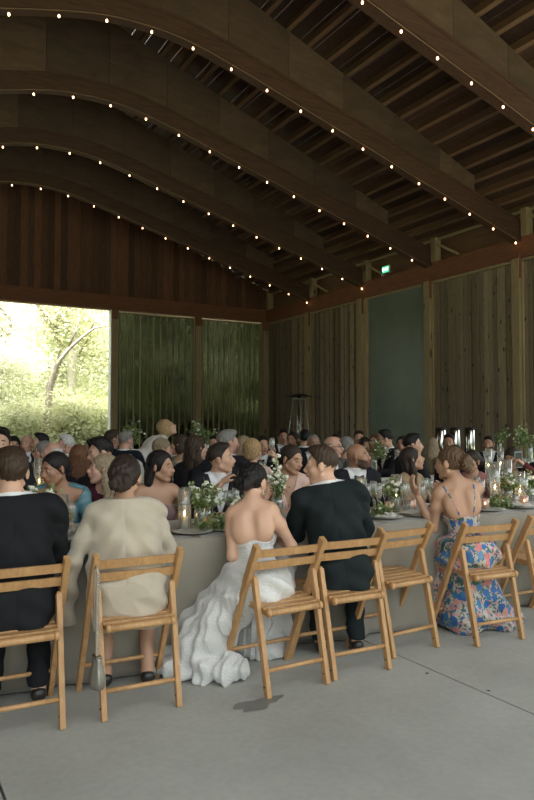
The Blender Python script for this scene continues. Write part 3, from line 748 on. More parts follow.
# rope strap and pouch
pts = []
for k in range(120):
    t_ = k / 119; z = .735 - .40 * t_; pts.append((.006 * math.cos(t_ * 100), .006 * math.sin(t_ * 100) - .03, z))
pts2 = [(-.006 * math.cos(k / 119 * 100), -.006 * math.sin(k / 119 * 100) - .03, .735 - .40 * k / 119) for k in range(120)]
M_rope = plain('silver_rope', (.42, .37, .30), .5, .3)
b = MB(); b.tube(pts, .0042, 6); b.tube(pts2, .0042, 6); b.tube([(0, -.03, .735), (0, .0, .76), (0, .03, .735), (0.0, .03, .45)], .006, 6); b.obj('rope_strap', M_rope, hb)
V = []; F = []; n = 20; prof = [(0.0, .20), (.030, .202), (.040, .215), (.041, .24), (.034, .285), (.023, .33), (.024, .345), (.0, .347)]
for (r__, z) in prof:
    for k in range(n):
        a = 2 * math.pi * k / n; w_ = 1 + .10 * math.sin(a * 6) * (z > .16); V.append((r__ * .8 * w_ * math.cos(a), -.03 + 1.5 * r__ * w_ * math.sin(a), z))
for i in range(len(prof) - 1):
    for k in range(n): F.append((i * n + k, i * n + (k + 1) % n, (i + 1) * n + (k + 1) % n, (i + 1) * n + k))
b = MB(); b.add(V, F, True); b.obj('pouch', plain('pewter_satin', (.30, .285, .25), .32, .6), hb)
b = MB(); b.box((0, -.03, .347), (.03, .07, .012), bev=.004); b.obj('clasp', plain('steel_clasp', (.3, .28, .24), .25, 1), hb)

# ------------------------------------------------------------------ forest outside
M_bark = plain('pale_bark', (.42, .38, .31), .9, var=.25, bump=.8, bscale=12)
def fleaf(name, a, b_):
    if name in MATS: return MATS[name]
    m = bpy.data.materials.new(name); m.use_nodes = True; nt = m.node_tree; nt.nodes.clear(); L = nt.links.new
    geo = N(nt, 'ShaderNodeNewGeometry'); r = ramp(nt, [(0, a), (1, b_)]); L(geo.outputs['Random Per Island'], r.inputs[0])
    o = N(nt, 'ShaderNodeOutputMaterial'); d = N(nt, 'ShaderNodeBsdfDiffuse'); t = N(nt, 'ShaderNodeBsdfTranslucent'); mx = N(nt, 'ShaderNodeMixShader'); mx.inputs[0].default_value = .45
    L(r.outputs[0], d.inputs[0]); L(r.outputs[0], t.inputs[0]); L(d.outputs[0], mx.inputs[1]); L(t.outputs[0], mx.inputs[2]); L(mx.outputs[0], o.inputs[0])
    MATS[name] = m; return m
M_f1 = fleaf('overexposed_leaf', (.62, .66, .42), (.86, .87, .68)); M_f2 = fleaf('pale_overexposed_leaf', (.74, .77, .60), (.92, .92, .82)); M_f3 = fleaf('deep_leaf', (.46, .55, .26), (.68, .73, .42))  # leaf colours whitened to imitate overexposed daylight
def tree_mesh(seed, H, crown, nleaf, ls, low):
    """bough layers of flat leaves around real branches"""
    g = np.random.RandomState(seed); r_ = random.Random(seed)
    b = MB(); bend = [Vector((r_.gauss(0, .12) * i, r_.gauss(0, .12) * i, H * .92 * i / 6)) for i in range(7)]
    b.tube(bend, [H * .017 * (1 - .12 * i) + .02 for i in range(7)], 9)
    cl = []
    for k in range(int(26)):
        z = H * (low + (1 - low) * r_.random() ** .8); a = r_.uniform(0, 6.28); rr = crown * (1.15 - .75 * (z / H - low) / (1.001 - low)) * r_.uniform(.5, 1.05)
        i = min(5, int(z / H / .92 * 6)); p0 = bend[i].lerp(bend[i + 1], .5)
        p2 = Vector((math.cos(a) * rr + p0.x, math.sin(a) * rr + p0.y, z + rr * .15)); b.tube([p0, (p0 + p2) / 2 + Vector((0, 0, rr * .12)), p2], [.05, .035, .012], 5)
        for f in (.45, .75, 1.0): cl.append(p0.lerp(p2, f))
    C = np.array([tuple(c) for c in cl]); idx = g.randint(0, len(C), nleaf)
    Pn = C[idx] + g.normal(0, 1, (nleaf, 3)) * np.array([crown * .26, crown * .26, crown * .16])
    Pn[:, 2] = np.maximum(Pn[:, 2], .1)
    d = g.normal(0, 1, (nleaf, 3)); d[:, 2] += np.sign(d[:, 2]) * .6; d /= np.linalg.norm(d, axis=1)[:, None]
    x = np.cross(d, g.normal(0, 1, (nleaf, 3))); x /= np.linalg.norm(x, axis=1)[:, None]; y = np.cross(d, x)
    Ls = (ls * g.uniform(.6, 1.4, nleaf))[:, None]
    V = np.stack([Pn - x * Ls, Pn + y * Ls * .5, Pn + x * Ls, Pn - y * Ls * .5], 1).reshape(-1, 3)
    F = np.arange(nleaf * 4).reshape(-1, 4)
    return b, mesh_np('foliage', V, F)
def tree(src, x, y, rz, s, label, cat='tree', mat=None):
    b, fm = src
    t = thing('woodland_tree' if cat == 'tree' else 'woodland_shrub', label, cat, (x, y, -.3), rz, 'trees beyond the open side' if cat == 'tree' else 'shrubs under the trees'); t.scale = (s, s, s)
    if b[0] is None: o = b[1].obj('trunk', M_bark, t); b[0] = o.data
    else: o = bpy.data.objects.new('trunk', b[0]); COL.objects.link(o); o.parent = t
    me = fm.get(mat.name) if isinstance(fm, dict) else None
    if me is None:
        me = fm['base'].copy(); me.materials.append(mat); fm[mat.name] = me
    o = bpy.data.objects.new('foliage', me); COL.objects.link(o); o.parent = t; o['kind'] = 'stuff'
def src(*a):
    b, m_ = tree_mesh(*a); return [[None, b], {'base': m_}]
T1 = src(11, 13, 3.2, 15000, .11, .22); T2 = src(12, 11, 2.8, 15000, .10, .12); T3 = src(13, 3.2, 1.7, 8000, .075, .08)
k = 0; rr = random.Random(4)
for yy, x0, x1, st, sc in ((27, 4.2, 17, 2.6, .72), (33, 4, 21, 3.0, .9), (41, 5, 27, 4.2, 1.15), (52, 6, 36, 6.0, 1.5)):
    x = x0
    while x < x1:
        tree(T1 if k % 2 else T2, x + rr.uniform(-.8, .8), yy + rr.uniform(-1.5, 1.5), rr.uniform(0, 6), sc * rr.uniform(.85, 1.15), 'overexposed pale green tree in the woods seen through the open side and the slats', 'tree', (M_f2, M_f1, M_f2)[k % 3]); x += st; k += 1
for i in range(15):
    tree(T3, 4.4 + i * .95 + rr.uniform(-.3, .3), 24.6 + rr.uniform(-.6, 1.2) + (i % 2) * 1.2, rr.uniform(0, 6), rr.uniform(.7, 1.1), 'leafy green shrub at the foot of the woods behind the hall', 'shrub', (M_f1, M_f3)[i % 2])
# the bare leaning branch in the opening
lt = thing('leaning_tree', 'slender grey tree whose bare branch leans right across the open side', 'tree', (spot(46, 24.2), 24.2, -.3))
b = MB(); pp = [(46, 440), (47, 415), (50, 385), (56, 365), (67, 350), (80, 338), (93, 328), (108, 325)]
X0 = spot(46, 24.2)
def wp(px, py, Y=24.2): x = spot(px, Y); return (x - X0, 0, height_at(py, x, Y) + .3)
b.tube([(0, 0, -.05)] + [wp(*q) for q in pp], [.15, .13, .12, .11, .08, .065, .055, .045, .03], 9)
b.obj('trunk', M_bark, lt)
b = MB(); b.tube([wp(67, 350), wp(75, 330), wp(82, 312), wp(90, 305)], [.04, .03, .02, .01], 6); b.tube([wp(90, 330), wp(94, 320), wp(93, 310)], [.03, .02, .01], 6); b.obj('branch', M_bark, lt)
st_ = thing('white_trunk_tree', 'straight pale tree trunk standing just right of the leaning branch', 'tree', (spot(70, 26), 26, -.3))
b = MB(); b.tube([(0, 0, 0), (.05, 0, 3), (.16, 0, 6), (.1, 0, 9)], [.2, .17, .15, .12], 10); b.obj('trunk', plain('white_bark', (.7, .68, .62), .9, var=.2), st_)
b = MB(); b.tube([(.1, 0, 4), (.9, .1, 5.4), (1.5, 0, 6.1)], [.05, .03, .015], 6); b.tube([(.14, 0, 5), (-.7, .1, 6.2)], [.05, .02], 6); b.obj('branch', M_bark, st_)

for k, (px_, py_, t_) in enumerate([(423, 671, 'nearer the empty chair'), (488, 688, 'nearer the right edge')]):
    fw = EYE * FPX / (py_ - HOR); rt = (px_ - 267) / FPX * fw
    b = MB(); b.add([(0, 0, .002), (.016, .006, .006), (.03, 0, .002), (.014, -.009, .003), (.015, 0, 0)], [(0, 3, 2, 1), (0, 1, 4), (1, 2, 4), (2, 3, 4), (3, 0, 4)])
    tag(b.obj('leaf_scrap', plain('dry_leaf', (.05, .04, .025), .8), loc=(fw * math.sin(YAW) + rt * math.cos(YAW), fw * math.cos(YAW) - rt * math.sin(YAW), .002), rotz=k * 2), 'small dark scrap of leaf on the concrete, ' + t_, 'leaf')
# ------------------------------------------------------------------ implicit-surface figures
f32 = np.float32
class Grid:
    def __init__(s, lo, hi, h):
        s.h = h; s.lo = np.array(lo, float); n = np.ceil((np.array(hi) - s.lo) / h).astype(int) + 1; s.n = n
        s.ax = [(s.lo[i] + h * np.arange(n[i])).astype(f32) for i in range(3)]
    def full(s, v=.2): return np.full(tuple(s.n), v, f32)
    @property
    def X(s): return s.ax[0][:, None, None]
    @property
    def Y(s): return s.ax[1][None, :, None]
    @property
    def Z(s): return s.ax[2][None, None, :]
def v3(*a): return np.array(a, float)
def rc(a, b, ra, rb=None):
    return ('c', np.array(a, float), np.array(b, float), ra, ra if rb is None else rb)
def el(c, r, M=None):
    return ('e', np.array(c, float), np.array(r, float), M)
def xf(prims, M, t):
    """rotate and shift a list of primitives"""
    out = []
    for p in prims:
        if p[0] == 'c': out.append(('c', M @ p[1] + t, M @ p[2] + t, p[3], p[4]))
        else: out.append(('e', M @ p[1] + t, p[2], M if p[3] is None else M @ p[3]))
    return out
def bounds(prims):
    lo = np.full(3, 9.); hi = -lo
    for p in prims:
        if p[0] == 'c': r = max(p[3], p[4]); L_ = np.minimum(p[1], p[2]) - r; H_ = np.maximum(p[1], p[2]) + r
        else:
            e = p[2] if p[3] is None else np.abs(p[3]) @ p[2]; L_ = p[1] - e; H_ = p[1] + e
        lo = np.minimum(lo, L_); hi = np.maximum(hi, H_)
    return lo, hi
def smin(a, b, k):
    h = np.clip(.5 + .5 * (b - a) / k, 0, 1); return b + (a - b) * h - k * h * (1 - h)
def evalg(g, prims, k=.02, off=0., F=None, sub=False, pad=.07):
    F = g.full() if F is None else F
    for p in prims:
        lo, hi = bounds([p]); m = pad + off
        i0 = np.maximum(np.floor((lo - m - g.lo) / g.h).astype(int), 0); i1 = np.minimum(np.ceil((hi + m - g.lo) / g.h).astype(int) + 1, g.n)
        if (i1 <= i0).any(): continue
        sl = tuple(slice(a, b) for a, b in zip(i0, i1))
        x = g.ax[0][sl[0]][:, None, None]; y = g.ax[1][sl[1]][None, :, None]; z = g.ax[2][sl[2]][None, None, :]
        if p[0] == 'c':
            a, b, ra, rb = p[1:]; ba = b - a; L2 = max(float(ba @ ba), 1e-9)
            px, py, pz = x - f32(a[0]), y - f32(a[1]), z - f32(a[2])
            t = np.clip((px * f32(ba[0]) + py * f32(ba[1]) + pz * f32(ba[2])) / f32(L2), 0, 1)
            d = np.sqrt((px - t * f32(ba[0])) ** 2 + (py - t * f32(ba[1])) ** 2 + (pz - t * f32(ba[2])) ** 2) - (f32(ra) + f32(rb - ra) * t)
        else:
            c, r, M = p[1:]
            px, py, pz = x - f32(c[0]), y - f32(c[1]), z - f32(c[2])
            if M is None: q = (px, py, pz)
            else: q = tuple(f32(M[0, i]) * px + f32(M[1, i]) * py + f32(M[2, i]) * pz for i in range(3))
            k0 = np.sqrt((q[0] / f32(r[0])) ** 2 + (q[1] / f32(r[1])) ** 2 + (q[2] / f32(r[2])) ** 2) + f32(1e-6)
            k1 = np.sqrt((q[0] / f32(r[0] ** 2)) ** 2 + (q[1] / f32(r[1] ** 2)) ** 2 + (q[2] / f32(r[2] ** 2)) ** 2) + f32(1e-6)
            d = k0 * (k0 - 1) / k1
        d = d - f32(off)
        if sub: F[sl] = -smin(-F[sl], d, f32(k))
        else: F[sl] = smin(F[sl], d, f32(k))
    return F
def nets(F, g):
    ins = F < 0; c = np.zeros(tuple(np.array(F.shape) - 1), np.int8)
    sl = lambda d, n: slice(d, n - 1 + d)
    for dx in (0, 1):
        for dy in (0, 1):
            for dz in (0, 1): c += ins[sl(dx, F.shape[0]), sl(dy, F.shape[1]), sl(dz, F.shape[2])]
    act = (c > 0) & (c < 8); I = np.argwhere(act); idx = np.full(c.shape, -1, np.int32); idx[act] = np.arange(len(I))
    if len(I) == 0: return np.zeros((0, 3)), np.zeros((0, 4), int)
    cor = [(a, b, d) for a in (0, 1) for b in (0, 1) for d in (0, 1)]
    val = {q: F[I[:, 0] + q[0], I[:, 1] + q[1], I[:, 2] + q[2]] for q in cor}
    acc = np.zeros((len(I), 3)); cnt = np.zeros(len(I))
    for q in cor:
        for ax in range(3):
            if q[ax] == 0:
                q2 = list(q); q2[ax] = 1; q2 = tuple(q2); a, b = val[q], val[q2]; s = (a < 0) != (b < 0)
                t = np.where(s, a / np.where(s, a - b, 1), 0); p = np.array(q, float)[None, :] + np.eye(3)[ax] * t[:, None]
                acc += p * s[:, None]; cnt += s
    V = g.lo + g.h * (I + acc / cnt[:, None]); Fs = []
    for ax in range(3):
        b_, c_ = (ax + 1) % 3, (ax + 2) % 3
        s1 = [slice(None)] * 3; s2 = [slice(None)] * 3; s1[ax] = slice(0, -1); s2[ax] = slice(1, None)
        for q in (b_, c_): s1[q] = slice(1, -1); s2[q] = slice(1, -1)
        A, B_ = ins[tuple(s1)], ins[tuple(s2)]
        for flip, msk in ((False, A & ~B_), (True, ~A & B_)):
            E = np.argwhere(msk); 
            if len(E) == 0: continue
            E[:, b_] += 1; E[:, c_] += 1
            def cell(db, dc): e = E.copy(); e[:, b_] -= db; e[:, c_] -= dc; return idx[e[:, 0], e[:, 1], e[:, 2]]
            quad = [cell(1, 1), cell(0, 1), cell(0, 0), cell(1, 0)]
            if flip: quad = quad[::-1]
            Fs.append(np.stack(quad, 1))
    Fq = np.concatenate(Fs); Fq = Fq[(Fq >= 0).all(1)]
    return V, Fq
def clean_islands(V, F, minf=60):
    """drop specks"""
    par = np.arange(len(V))
    for _ in range(400):
        m = par[F].min(1); new = par.copy(); np.minimum.at(new, F.ravel(), np.repeat(m, F.shape[1])); new = new[new]
        if (new == par).all(): break
        par = new
    lab = par[F[:, 0]]; u, n = np.unique(lab, return_counts=True); keep = np.isin(lab, u[n >= minf])
    F = F[keep]; used = np.unique(F); mp = np.full(len(V), -1); mp[used] = np.arange(len(used)); return V[used], mp[F]
def surf(name, F, g, mats, parent, color=None, minf=40, clean=True):
    F[0] = F[-1] = .1; F[:, 0] = F[:, -1] = .1; F[:, :, 0] = F[:, :, -1] = .1
    V, Q = nets(F, g)
    if len(Q) == 0: return None
    if clean: V, Q = clean_islands(V, Q, minf)
    if len(Q) == 0: return None
    me = mesh_np(name, V, Q)
    me.polygons.foreach_set('use_smooth', np.ones(len(me.polygons), bool))
    for m in (mats if isinstance(mats, (list, tuple)) else [mats]): me.materials.append(m)
    if color is not None:
        C = V[Q].mean(1); me.polygons.foreach_set('material_index', color(C).astype(np.int32))
    me.update()
    o = bpy.data.objects.new(name, me); COL.objects.link(o); o.parent = parent
    return o
def rotz(a): c, s = math.cos(a), math.sin(a); return np.array([[c, -s, 0], [s, c, 0], [0, 0, 1.]])
def rotx(a): c, s = math.cos(a), math.sin(a); return np.array([[1, 0, 0], [0, c, -s], [0, s, c.__float__()]])
def roty(a): c, s = math.cos(a), math.sin(a); return np.array([[c, 0, s], [0, 1., 0], [-s, 0, c]])

# ------------------------------------------------------------------ head
def mir(f): return [f(-1), f(1)]
def head_prims():
    P_ = [el((0, -.016, .030), (.074, .093, .087)), el((0, .028, -.028), (.060, .064, .082)), el((0, .062, -.094), (.025, .022, .019)),
          rc((-.034, .072, .030), (.034, .072, .030), .014), rc((0, .084, .018), (0, .107, -.018), .0075, .0115), el((0, .100, -.022), (.015, .013, .010)),
          el((0, .083, -.050), (.028, .016, .018))]
    for s in (-1, 1):
        P_ += [rc((s * .052, .0, -.055), (s * .016, .062, -.092), .020, .017), el((s * .037, .055, -.018), (.024, .024, .024)), el((s * .010, .098, -.026), (.008, .010, .007))]
    return P_
SOCK = [el((s * .031, .097, .010), (.017, .014, .011)) for s in (-1, 1)]
EYEB = [el((s * .031, .0775, .008), (.0125, .0125, .0125)) for s in (-1, 1)]
LIPS = [el((0, .0945, -.051), (.024, .010, .0058)), el((0, .093, -.061), (.020, .010, .0066))]
EARS = [el((s * .081, -.010, -.004), (.009, .020, .033), rotz(s * -.45)) for s in (-1, 1)]
def skin_mats(tone, lip=None):
    b = plain('skin', tone, .5, var=.04); l = plain('lips', lip or (tone[0] * .80, tone[1] * .48, tone[2] * .46), .4)
    return [b, l, plain('eye_white', (.40, .36, .33), .3), plain('dark_iris', (.03, .02, .015), .2), plain('brow', (.06, .04, .03), .8)]
def hair_mat(c):
    key = ('hair', c)
    if key in MATS: return MATS[key]
    m, nt, b = _mat('hair_strands'); L = nt.links.new; tc = N(nt, 'ShaderNodeTexCoord'); mp = N(nt, 'ShaderNodeMapping'); mp.inputs['Scale'].default_value = (60, 60, 9)
    nz = N(nt, 'ShaderNodeTexNoise'); nz.inputs['Scale'].default_value = 2.2; nz.inputs['Detail'].default_value = 3; L(tc.outputs['Object'], mp.inputs[0]); L(mp.outputs[0], nz.inputs[0])
    r = ramp(nt, [(.3, tuple(x * .62 for x in c)), (.7, tuple(min(1, x * 1.45) for x in c))]); L(nz.outputs[0], r.inputs[0]); L(r.outputs[0], b.inputs['Base Color'])
    b.inputs['Roughness'].default_value = .55; b.inputs['Specular IOR Level'].default_value = .25
    bp = N(nt, 'ShaderNodeBump'); bp.inputs['Strength'].default_value = .6; bp.inputs['Distance'].default_value = .004; L(nz.outputs[0], bp.inputs['Height']); L(bp.outputs[0], b.inputs['Normal'])
    MATS[key] = m; return m
def hair_field(style, g):
    """hair in head space; returns an implicit field"""
    X, Y, Z = g.X, g.Y, g.Z
    cap = [el((0, -.018, .034), (.083, .103, .096))]
    if style in ('short', 'quiff', 'crop', 'fade'):
        cap = [el((0, -.018, .036), (.079, .101, .095))]
        if style == 'quiff': cap += [el((.01, .045, .105), (.055, .045, .028)), el((0, -.0, .10), (.07, .07, .042))]
        if style == 'short': cap += [el((0, .02, .10), (.066, .07, .034))]
        if style == 'crop': cap = [el((0, -.018, .032), (.0785, .0985, .0925))]
        F = evalg(g, cap, .02)
        F = evalg(g, [el((0, .10, -.035), (.078, .075, .10))], .008, F=F, sub=True)
        F = np.maximum(F, (-.052 + np.clip(Y + .035, 0, 1) * 1.5) - Z)          # nape to above the ears
        F = evalg(g, [el((s * .085, -.004, -.006), (.02, .021, .034)) for s in (-1, 1)], .006, F=F, sub=True)
        F = evalg(g, [rc((s * .074, .018, .03), (s * .073, .016, -.012), .007) for s in (-1, 1)], .008, F=F)
    elif style == 'elder':        # thin fringe round a bald crown
        F = evalg(g, [el((0, -.026, .012), (.084, .094, .088))], .02)
        F = np.maximum(F, Z - .045); F = np.maximum(F, Y - .01); F = np.maximum(F, -.055 - Z)
        F = evalg(g, [el((s * .085, -.004, -.006), (.02, .021, .034)) for s in (-1, 1)], .006, F=F, sub=True)
    else:
        add = []
        if style in ('updo', 'messybun'):
            r_ = random.Random(5)
            add += [el((0, -.118, .0), (.055, .042, .052))]
            for k in range(9):
                a = k * .7; add.append(rc((.036 * math.cos(a), -.140 + .01 * math.sin(a * 2), .038 * math.sin(a)), (.036 * math.cos(a + .9), -.145, .038 * math.sin(a + .9)), .018, .015))
            if style == 'messybun':
                for k in range(12): a = r_.uniform(0, 6.28); add.append(rc((.04 * math.cos(a), -.13, .01 + .045 * math.sin(a)), (.075 * math.cos(a), -.135 + r_.uniform(-.02, .02), .01 + .075 * math.sin(a)), .011, .005))
        if style == 'lowbun':
            add += [el((0, -.112, -.030), (.060, .048, .046)), el((0, -.08, .02), (.078, .055, .07))]
            for k in range(8):
                a = k * .8; add.append(rc((.038 * math.cos(a), -.135, -.03 + .026 * math.sin(a)), (.038 * math.cos(a + .9), -.14, -.03 + .026 * math.sin(a + .9)), .020, .016))
        if style == 'tied': add += [el((0, -.11, -.02), (.034, .032, .034)), rc((0, -.10, -.05), (0, -.09, -.13), .025, .02)]
        if style in ('long', 'wavy'):
            for s in (-1, 1):
                add += [rc((s * .066, -.01, .02), (s * .084, -.03, -.11), .024, .034), rc((s * .084, -.03, -.11), (s * .088, -.045, -.23), .036, .022)]
            add += [el((0, -.072, -.08), (.088, .045, .13)), el((0, -.085, -.18), (.085, .036, .11))]
        if style == 'sideswept':
            add += [rc((-.070, -.01, .02), (-.095, -.0, -.10), .030, .042), rc((-.095, -.0, -.10), (-.092, .06, -.23), .042, .018), rc((.06, -.03, .02), (.066, -.06, -.12), .02, .03), el((0, -.075, -.07), (.085, .042, .12)), el((-.03, -.085, -.16), (.07, .036, .09))]
        if style == 'bob': add += [el((s * .066, -.02, -.035), (.030, .055, .065)) for s in (-1, 1)] + [el((0, -.065, -.03), (.08, .05, .07))]
        if style == 'pixie': add += [el((0, -.03, .05), (.09, .105, .095)), el((0, -.08, -.015), (.072, .04, .06))]
        F = evalg(g, cap + add, .018)
        F = evalg(g, [el((.006, .112, -.028), (.084, .100, .122)) if style in ('tied', 'lowbun', 'updo', 'messybun', 'sideswept') else el((.008, .105, -.035), (.066, .075, .105))], .012, F=F, sub=True)
        if style in ('updo', 'messybun', 'lowbun', 'tied', 'pixie'):
            F = evalg(g, [el((s * .085, .0, -.010), (.02, .021, .034)) for s in (-1, 1)], .006, F=F, sub=True)
            F = np.maximum(F, (-.078 + np.clip(Y + .05, 0, 1) * 1.1) - Z)
    if style in ('short', 'crop', 'quiff'): F = F + np.clip((.035 - Z) * .11, 0, .0085) * (Y < .03)
    th = np.arctan2(X, -(Y - .0)).astype(f32)
    am = {'pixie': .0055, 'messybun': .0045, 'wavy': .005, 'quiff': .003, 'short': .003, 'lowbun': .003}.get(style, .0022)
    F = F + f32(am) * (np.sin(th * 34 + Z * 50 + 1.5 * np.sin(Z * 60)) * .6 + np.sin(th * 15 - Z * 120 + 2 * np.sin(Z * 55 + th * 3)) * .6)
    return F.astype(f32)
HAIRC = {}
def hair(parent, style, color, M, t, h, sc=1.0):
    key = (style, h)
    if key not in HAIRC:
        g = Grid((-.15, -.19, -.30 if style in ('long', 'wavy', 'sideswept') else -.16), (.15, .15, .17), h)
        F = hair_field(style, g); o = surf('hair', F, g, [], None); HAIRC[key] = o.data; bpy.data.objects.remove(o)
    me = HAIRC[key].copy() ; me.materials.clear(); me.materials.append(hair_mat(color))
    o = bpy.data.objects.new('hair', me); COL.objects.link(o); o.parent = parent
    o.matrix_local = Matrix.Translation(t) @ Matrix([list(r) + [0] for r in M] + [[0, 0, 0, 1]]) @ Matrix.Scale(sc, 4)
    return o
# ------------------------------------------------------------------ hand
def hand_prims(w, d, n, side, curl=.5, thumb=1, rf=.0085):
    """wrist w, pointing d, palm towards n; side = +1 right hand"""
    d = d / np.linalg.norm(d); n = n - d * (n @ d); n /= np.linalg.norm(n); t = np.cross(d, n) * side
    M = np.stack([t, d, n], 1)
    out = [rc(w, w + d * .04, .026, .028)]
    out = [el(w + d * .048, (.038, .050, .0155), M)]
    for k, (o_, L_) in enumerate(((-.029, .062), (-.010, .074), (.010, .080), (.029, .072))):
        a = w + d * (.086 - abs(o_) * .2) + t * o_; c = curl * (1 + .12 * k)
        d1 = d * math.cos(c * .7) + n * math.sin(c * .7) + t * o_ * 1.5; d2 = d * math.cos(c * 1.6) + n * math.sin(c * 1.6); d3 = d * math.cos(c * 2.4) + n * math.sin(c * 2.4)
        b = a + d1 * L_ * .45; e = b + d2 * L_ * .32; f = e + d3 * L_ * .26
        out += [rc(a - d * .03, a, rf * 1.05), rc(a, b, rf * 1.08, rf), rc(b, e, rf, rf * .93), rc(e, f, rf * .93, rf * .8)]
    a = w + d * .022 + t * .028; b = a + (t * .72 + d * .62 + n * .25) * .038 * thumb; e = b + (d * .85 + t * .35 + n * .35) * .030
    out += [rc(w + d * .03 + t * .01, a, .015), rc(a, b, .0125, .0105), rc(b, e, .0105, .0085)]
    return out
ARMS = {  # (elbow, wrist, palm normal) for the right side (+x); mirrored for the left
    'table': ((.235, .12, .80), (.13, .34, .80), (0, 0, -1)),
    'lap': ((.25, .05, .76), (.10, .24, .68), (0, -.2, -1)),
    'hang': ((.27, -.03, .74), (.26, .08, .50), (-1, 0, 0)),
    'up': ((.24, .26, .92), (.17, .33, 1.14), (-.6, .5, 0)),
    'chin': ((.20, .26, .84), (.08, .22, 1.05), (-.5, -1, .2)),
    'elbow': ((.22, .30, .81), (.12, .40, 1.0), (-.8, -.2, .3)),
}
def build_person(label, loc, yaw, tone=(.50, .29, .19), sex='m', hd=0, pitch=0, roll=0, lean=5, tilt=0, style='short', hc=(.03, .02, .015),
                 wear='tux', col=(.018, .018, .022), col2=None, arms=('table', 'table'), h=.010, scale=1.0, beard=None, glasses=None, L=None, nt_=None, standing=False,
                 extra=None, skirt=None, mats=None, shirt=(.72, .72, .72), bow=True, fold=.003, arm_raw=None, shoulders=1.0, category='person', curls=(.5, .5), ripple=None, tuck=False, earring=False, jopen=.26, fullness=1.0):
    root = thing('person', label, category, (loc[0], loc[1], 0), yaw); root.scale = (scale,) * 3
    fem = sex == 'f'
    L = L or (.50 if fem else .53); sw = (.152 if fem else .178) * shoulders; pz = .56 if not standing else .93
    Rt = roty(R(tilt)) @ rotx(-R(lean)); u = Rt @ v3(0, 0, 1); P0 = v3(0, 0, pz)
    def T(x, y, z): return P0 + Rt @ v3(x, y, z)
    TR = [el(T(0, 0, .0), (.170 if fem else .160, .125, .105), Rt), el(T(0, .005, .13), (.118 if fem else .138, .092 if fem else .105, .14), Rt),
          el(T(0, .0, .33), (.128 if fem else .152, .096 if fem else .112, .16), Rt), rc(T(-sw * .86, -.005, L - .055), T(sw * .86, -.005, L - .055), .052 if fem else .062),
          el(T(0, -.085, .03), (.13, .06, .09), Rt), el(T(0, -.012, L - .1), (.115, .075, .09), Rt)]
    for s in (-1, 1):
        TR += [rc(T(s * .03, -.012, L + .015), T(s * sw * .85, -.01, L - .035), .036 if fem else .044, .040 if fem else .048), el(T(s * .075, -.062, L - .15), (.062, .034, .085), Rt)]
        if fem: TR += [el(T(s * .068, .080, .285), (.058, .052, .058), Rt)]
    neck0 = T(0, -.012, L - .01)
    Mh = rotz(R(hd)) @ rotx(R(pitch)) @ roty(R(roll))
    hc_ = neck0 + u * .085 + v3(0, .018, 0) + Mh @ v3(0, .022, .075)
    NK = [rc(neck0, hc_ + Mh @ v3(0, -.022, -.055), .050 if fem else .058, .045 if fem else .054)]
    k_ = .95 if fem else 1.0
    HD = xf(head_prims(), Mh, hc_)
    SH = {}; AR = []; SL = []; HN = []; wr = {}
    for i, s in ((0, -1), (1, 1)):
        sh = T(s * sw, -.005, L - .062); SH[s] = sh
        if arm_raw and arm_raw.get(s): e, w_, n_ = [np.array(q, float) for q in arm_raw[s][:3]]
        else:
            e, w_, n_ = [np.array(q, float) for q in ARMS[arms[i]]]; e = e * (s, 1, 1); w_ = w_ * (s, 1, 1); n_ = n_ * (s, 1, 1)
        if not (arm_raw and arm_raw.get(s)):
            e = e + v3(u[0] * L * .6, max(0, u[1]) * L * .7, 0)
        # keep limb lengths believable
        d = e - sh; l = np.linalg.norm(d); e = sh + d / l * min(max(l, .25), .30); d = w_ - e; l = np.linalg.norm(d); w_ = e + d / l * min(max(l, .22), .26)
        a = .040 if fem else .050
        AR += [rc(sh, e, a * 1.08, a * .82), rc(e, e + (w_ - e) * .45, a * .84, a * .80), rc(e + (w_ - e) * .4, w_, a * .80, a * .56), el(sh + (e - sh) * .35, (a * 1.12,) * 3)]
        sl_ = 1.75 if (wear == 'blazer' and s < 0) else .88
        SL += [rc(sh, e, a * 1.25, a * 1.18), rc(e, e + (w_ - e) * sl_, a * 1.15, a * (.98 if sl_ < 1 else 1.25))]
        HN += hand_prims(w_, w_ - e, n_, s, curls[i], rf=max(.0085, h * .95)); wr[s] = (e, w_)
    LG = []; TRS = []; SHO = []
    for s in (-1, 1):
        if standing: hp, kn, an, toe = v3(s * .09, 0, .90), v3(s * .10, .02, .48), v3(s * .10, -.02, .09), v3(s * .12, .13, .04)
        elif tuck: hp, kn, an, toe = v3(s * .085, .02, .55), v3(s * .12, .37, .53), v3(s * .12, .13, .10), v3(s * .12, .27, .045)
        else: hp, kn, an, toe = v3(s * .085, .02, .55), v3(s * .12, .43, .53), v3(s * .12, .38, .10), v3(s * .13, .53, .045)
        LG += [rc(hp, kn, .082, .058), rc(kn, kn + (an - kn) * .35, .057, .058), rc(kn + (an - kn) * .3, an, .058, .036), rc(an - v3(0, .02, .03), toe, .036, .026)]
        TRS += [rc(hp, kn, .098, .074), rc(kn, an, .072, .058)]
        SHO += [rc(an - v3(0, .03, .045), toe - v3(0, 0, .008), .038, .034)]
    allp = TR + NK + HD + AR + HN + LG + SL + TRS + SHO + (skirt or [])
    lo, hi = bounds(allp); lo = lo - .05; hi = hi + .05; lo[2] = max(lo[2], -.0 - 2 * h)
    g = Grid(lo, hi, h)
    FT = evalg(g, TR, .045); FT = evalg(g, [rc(T(0, -.125 if not fem else -.118, .12), T(0, -.105, L - .06), .022)], .04, F=FT, sub=True)
    FA = evalg(g, AR, .02)
    FB = smin(FT, evalg(g, NK, .02), f32(.035)); FB = smin(FB, FA, f32(.022)); FB = smin(FB, evalg(g, LG, .03), f32(.03))
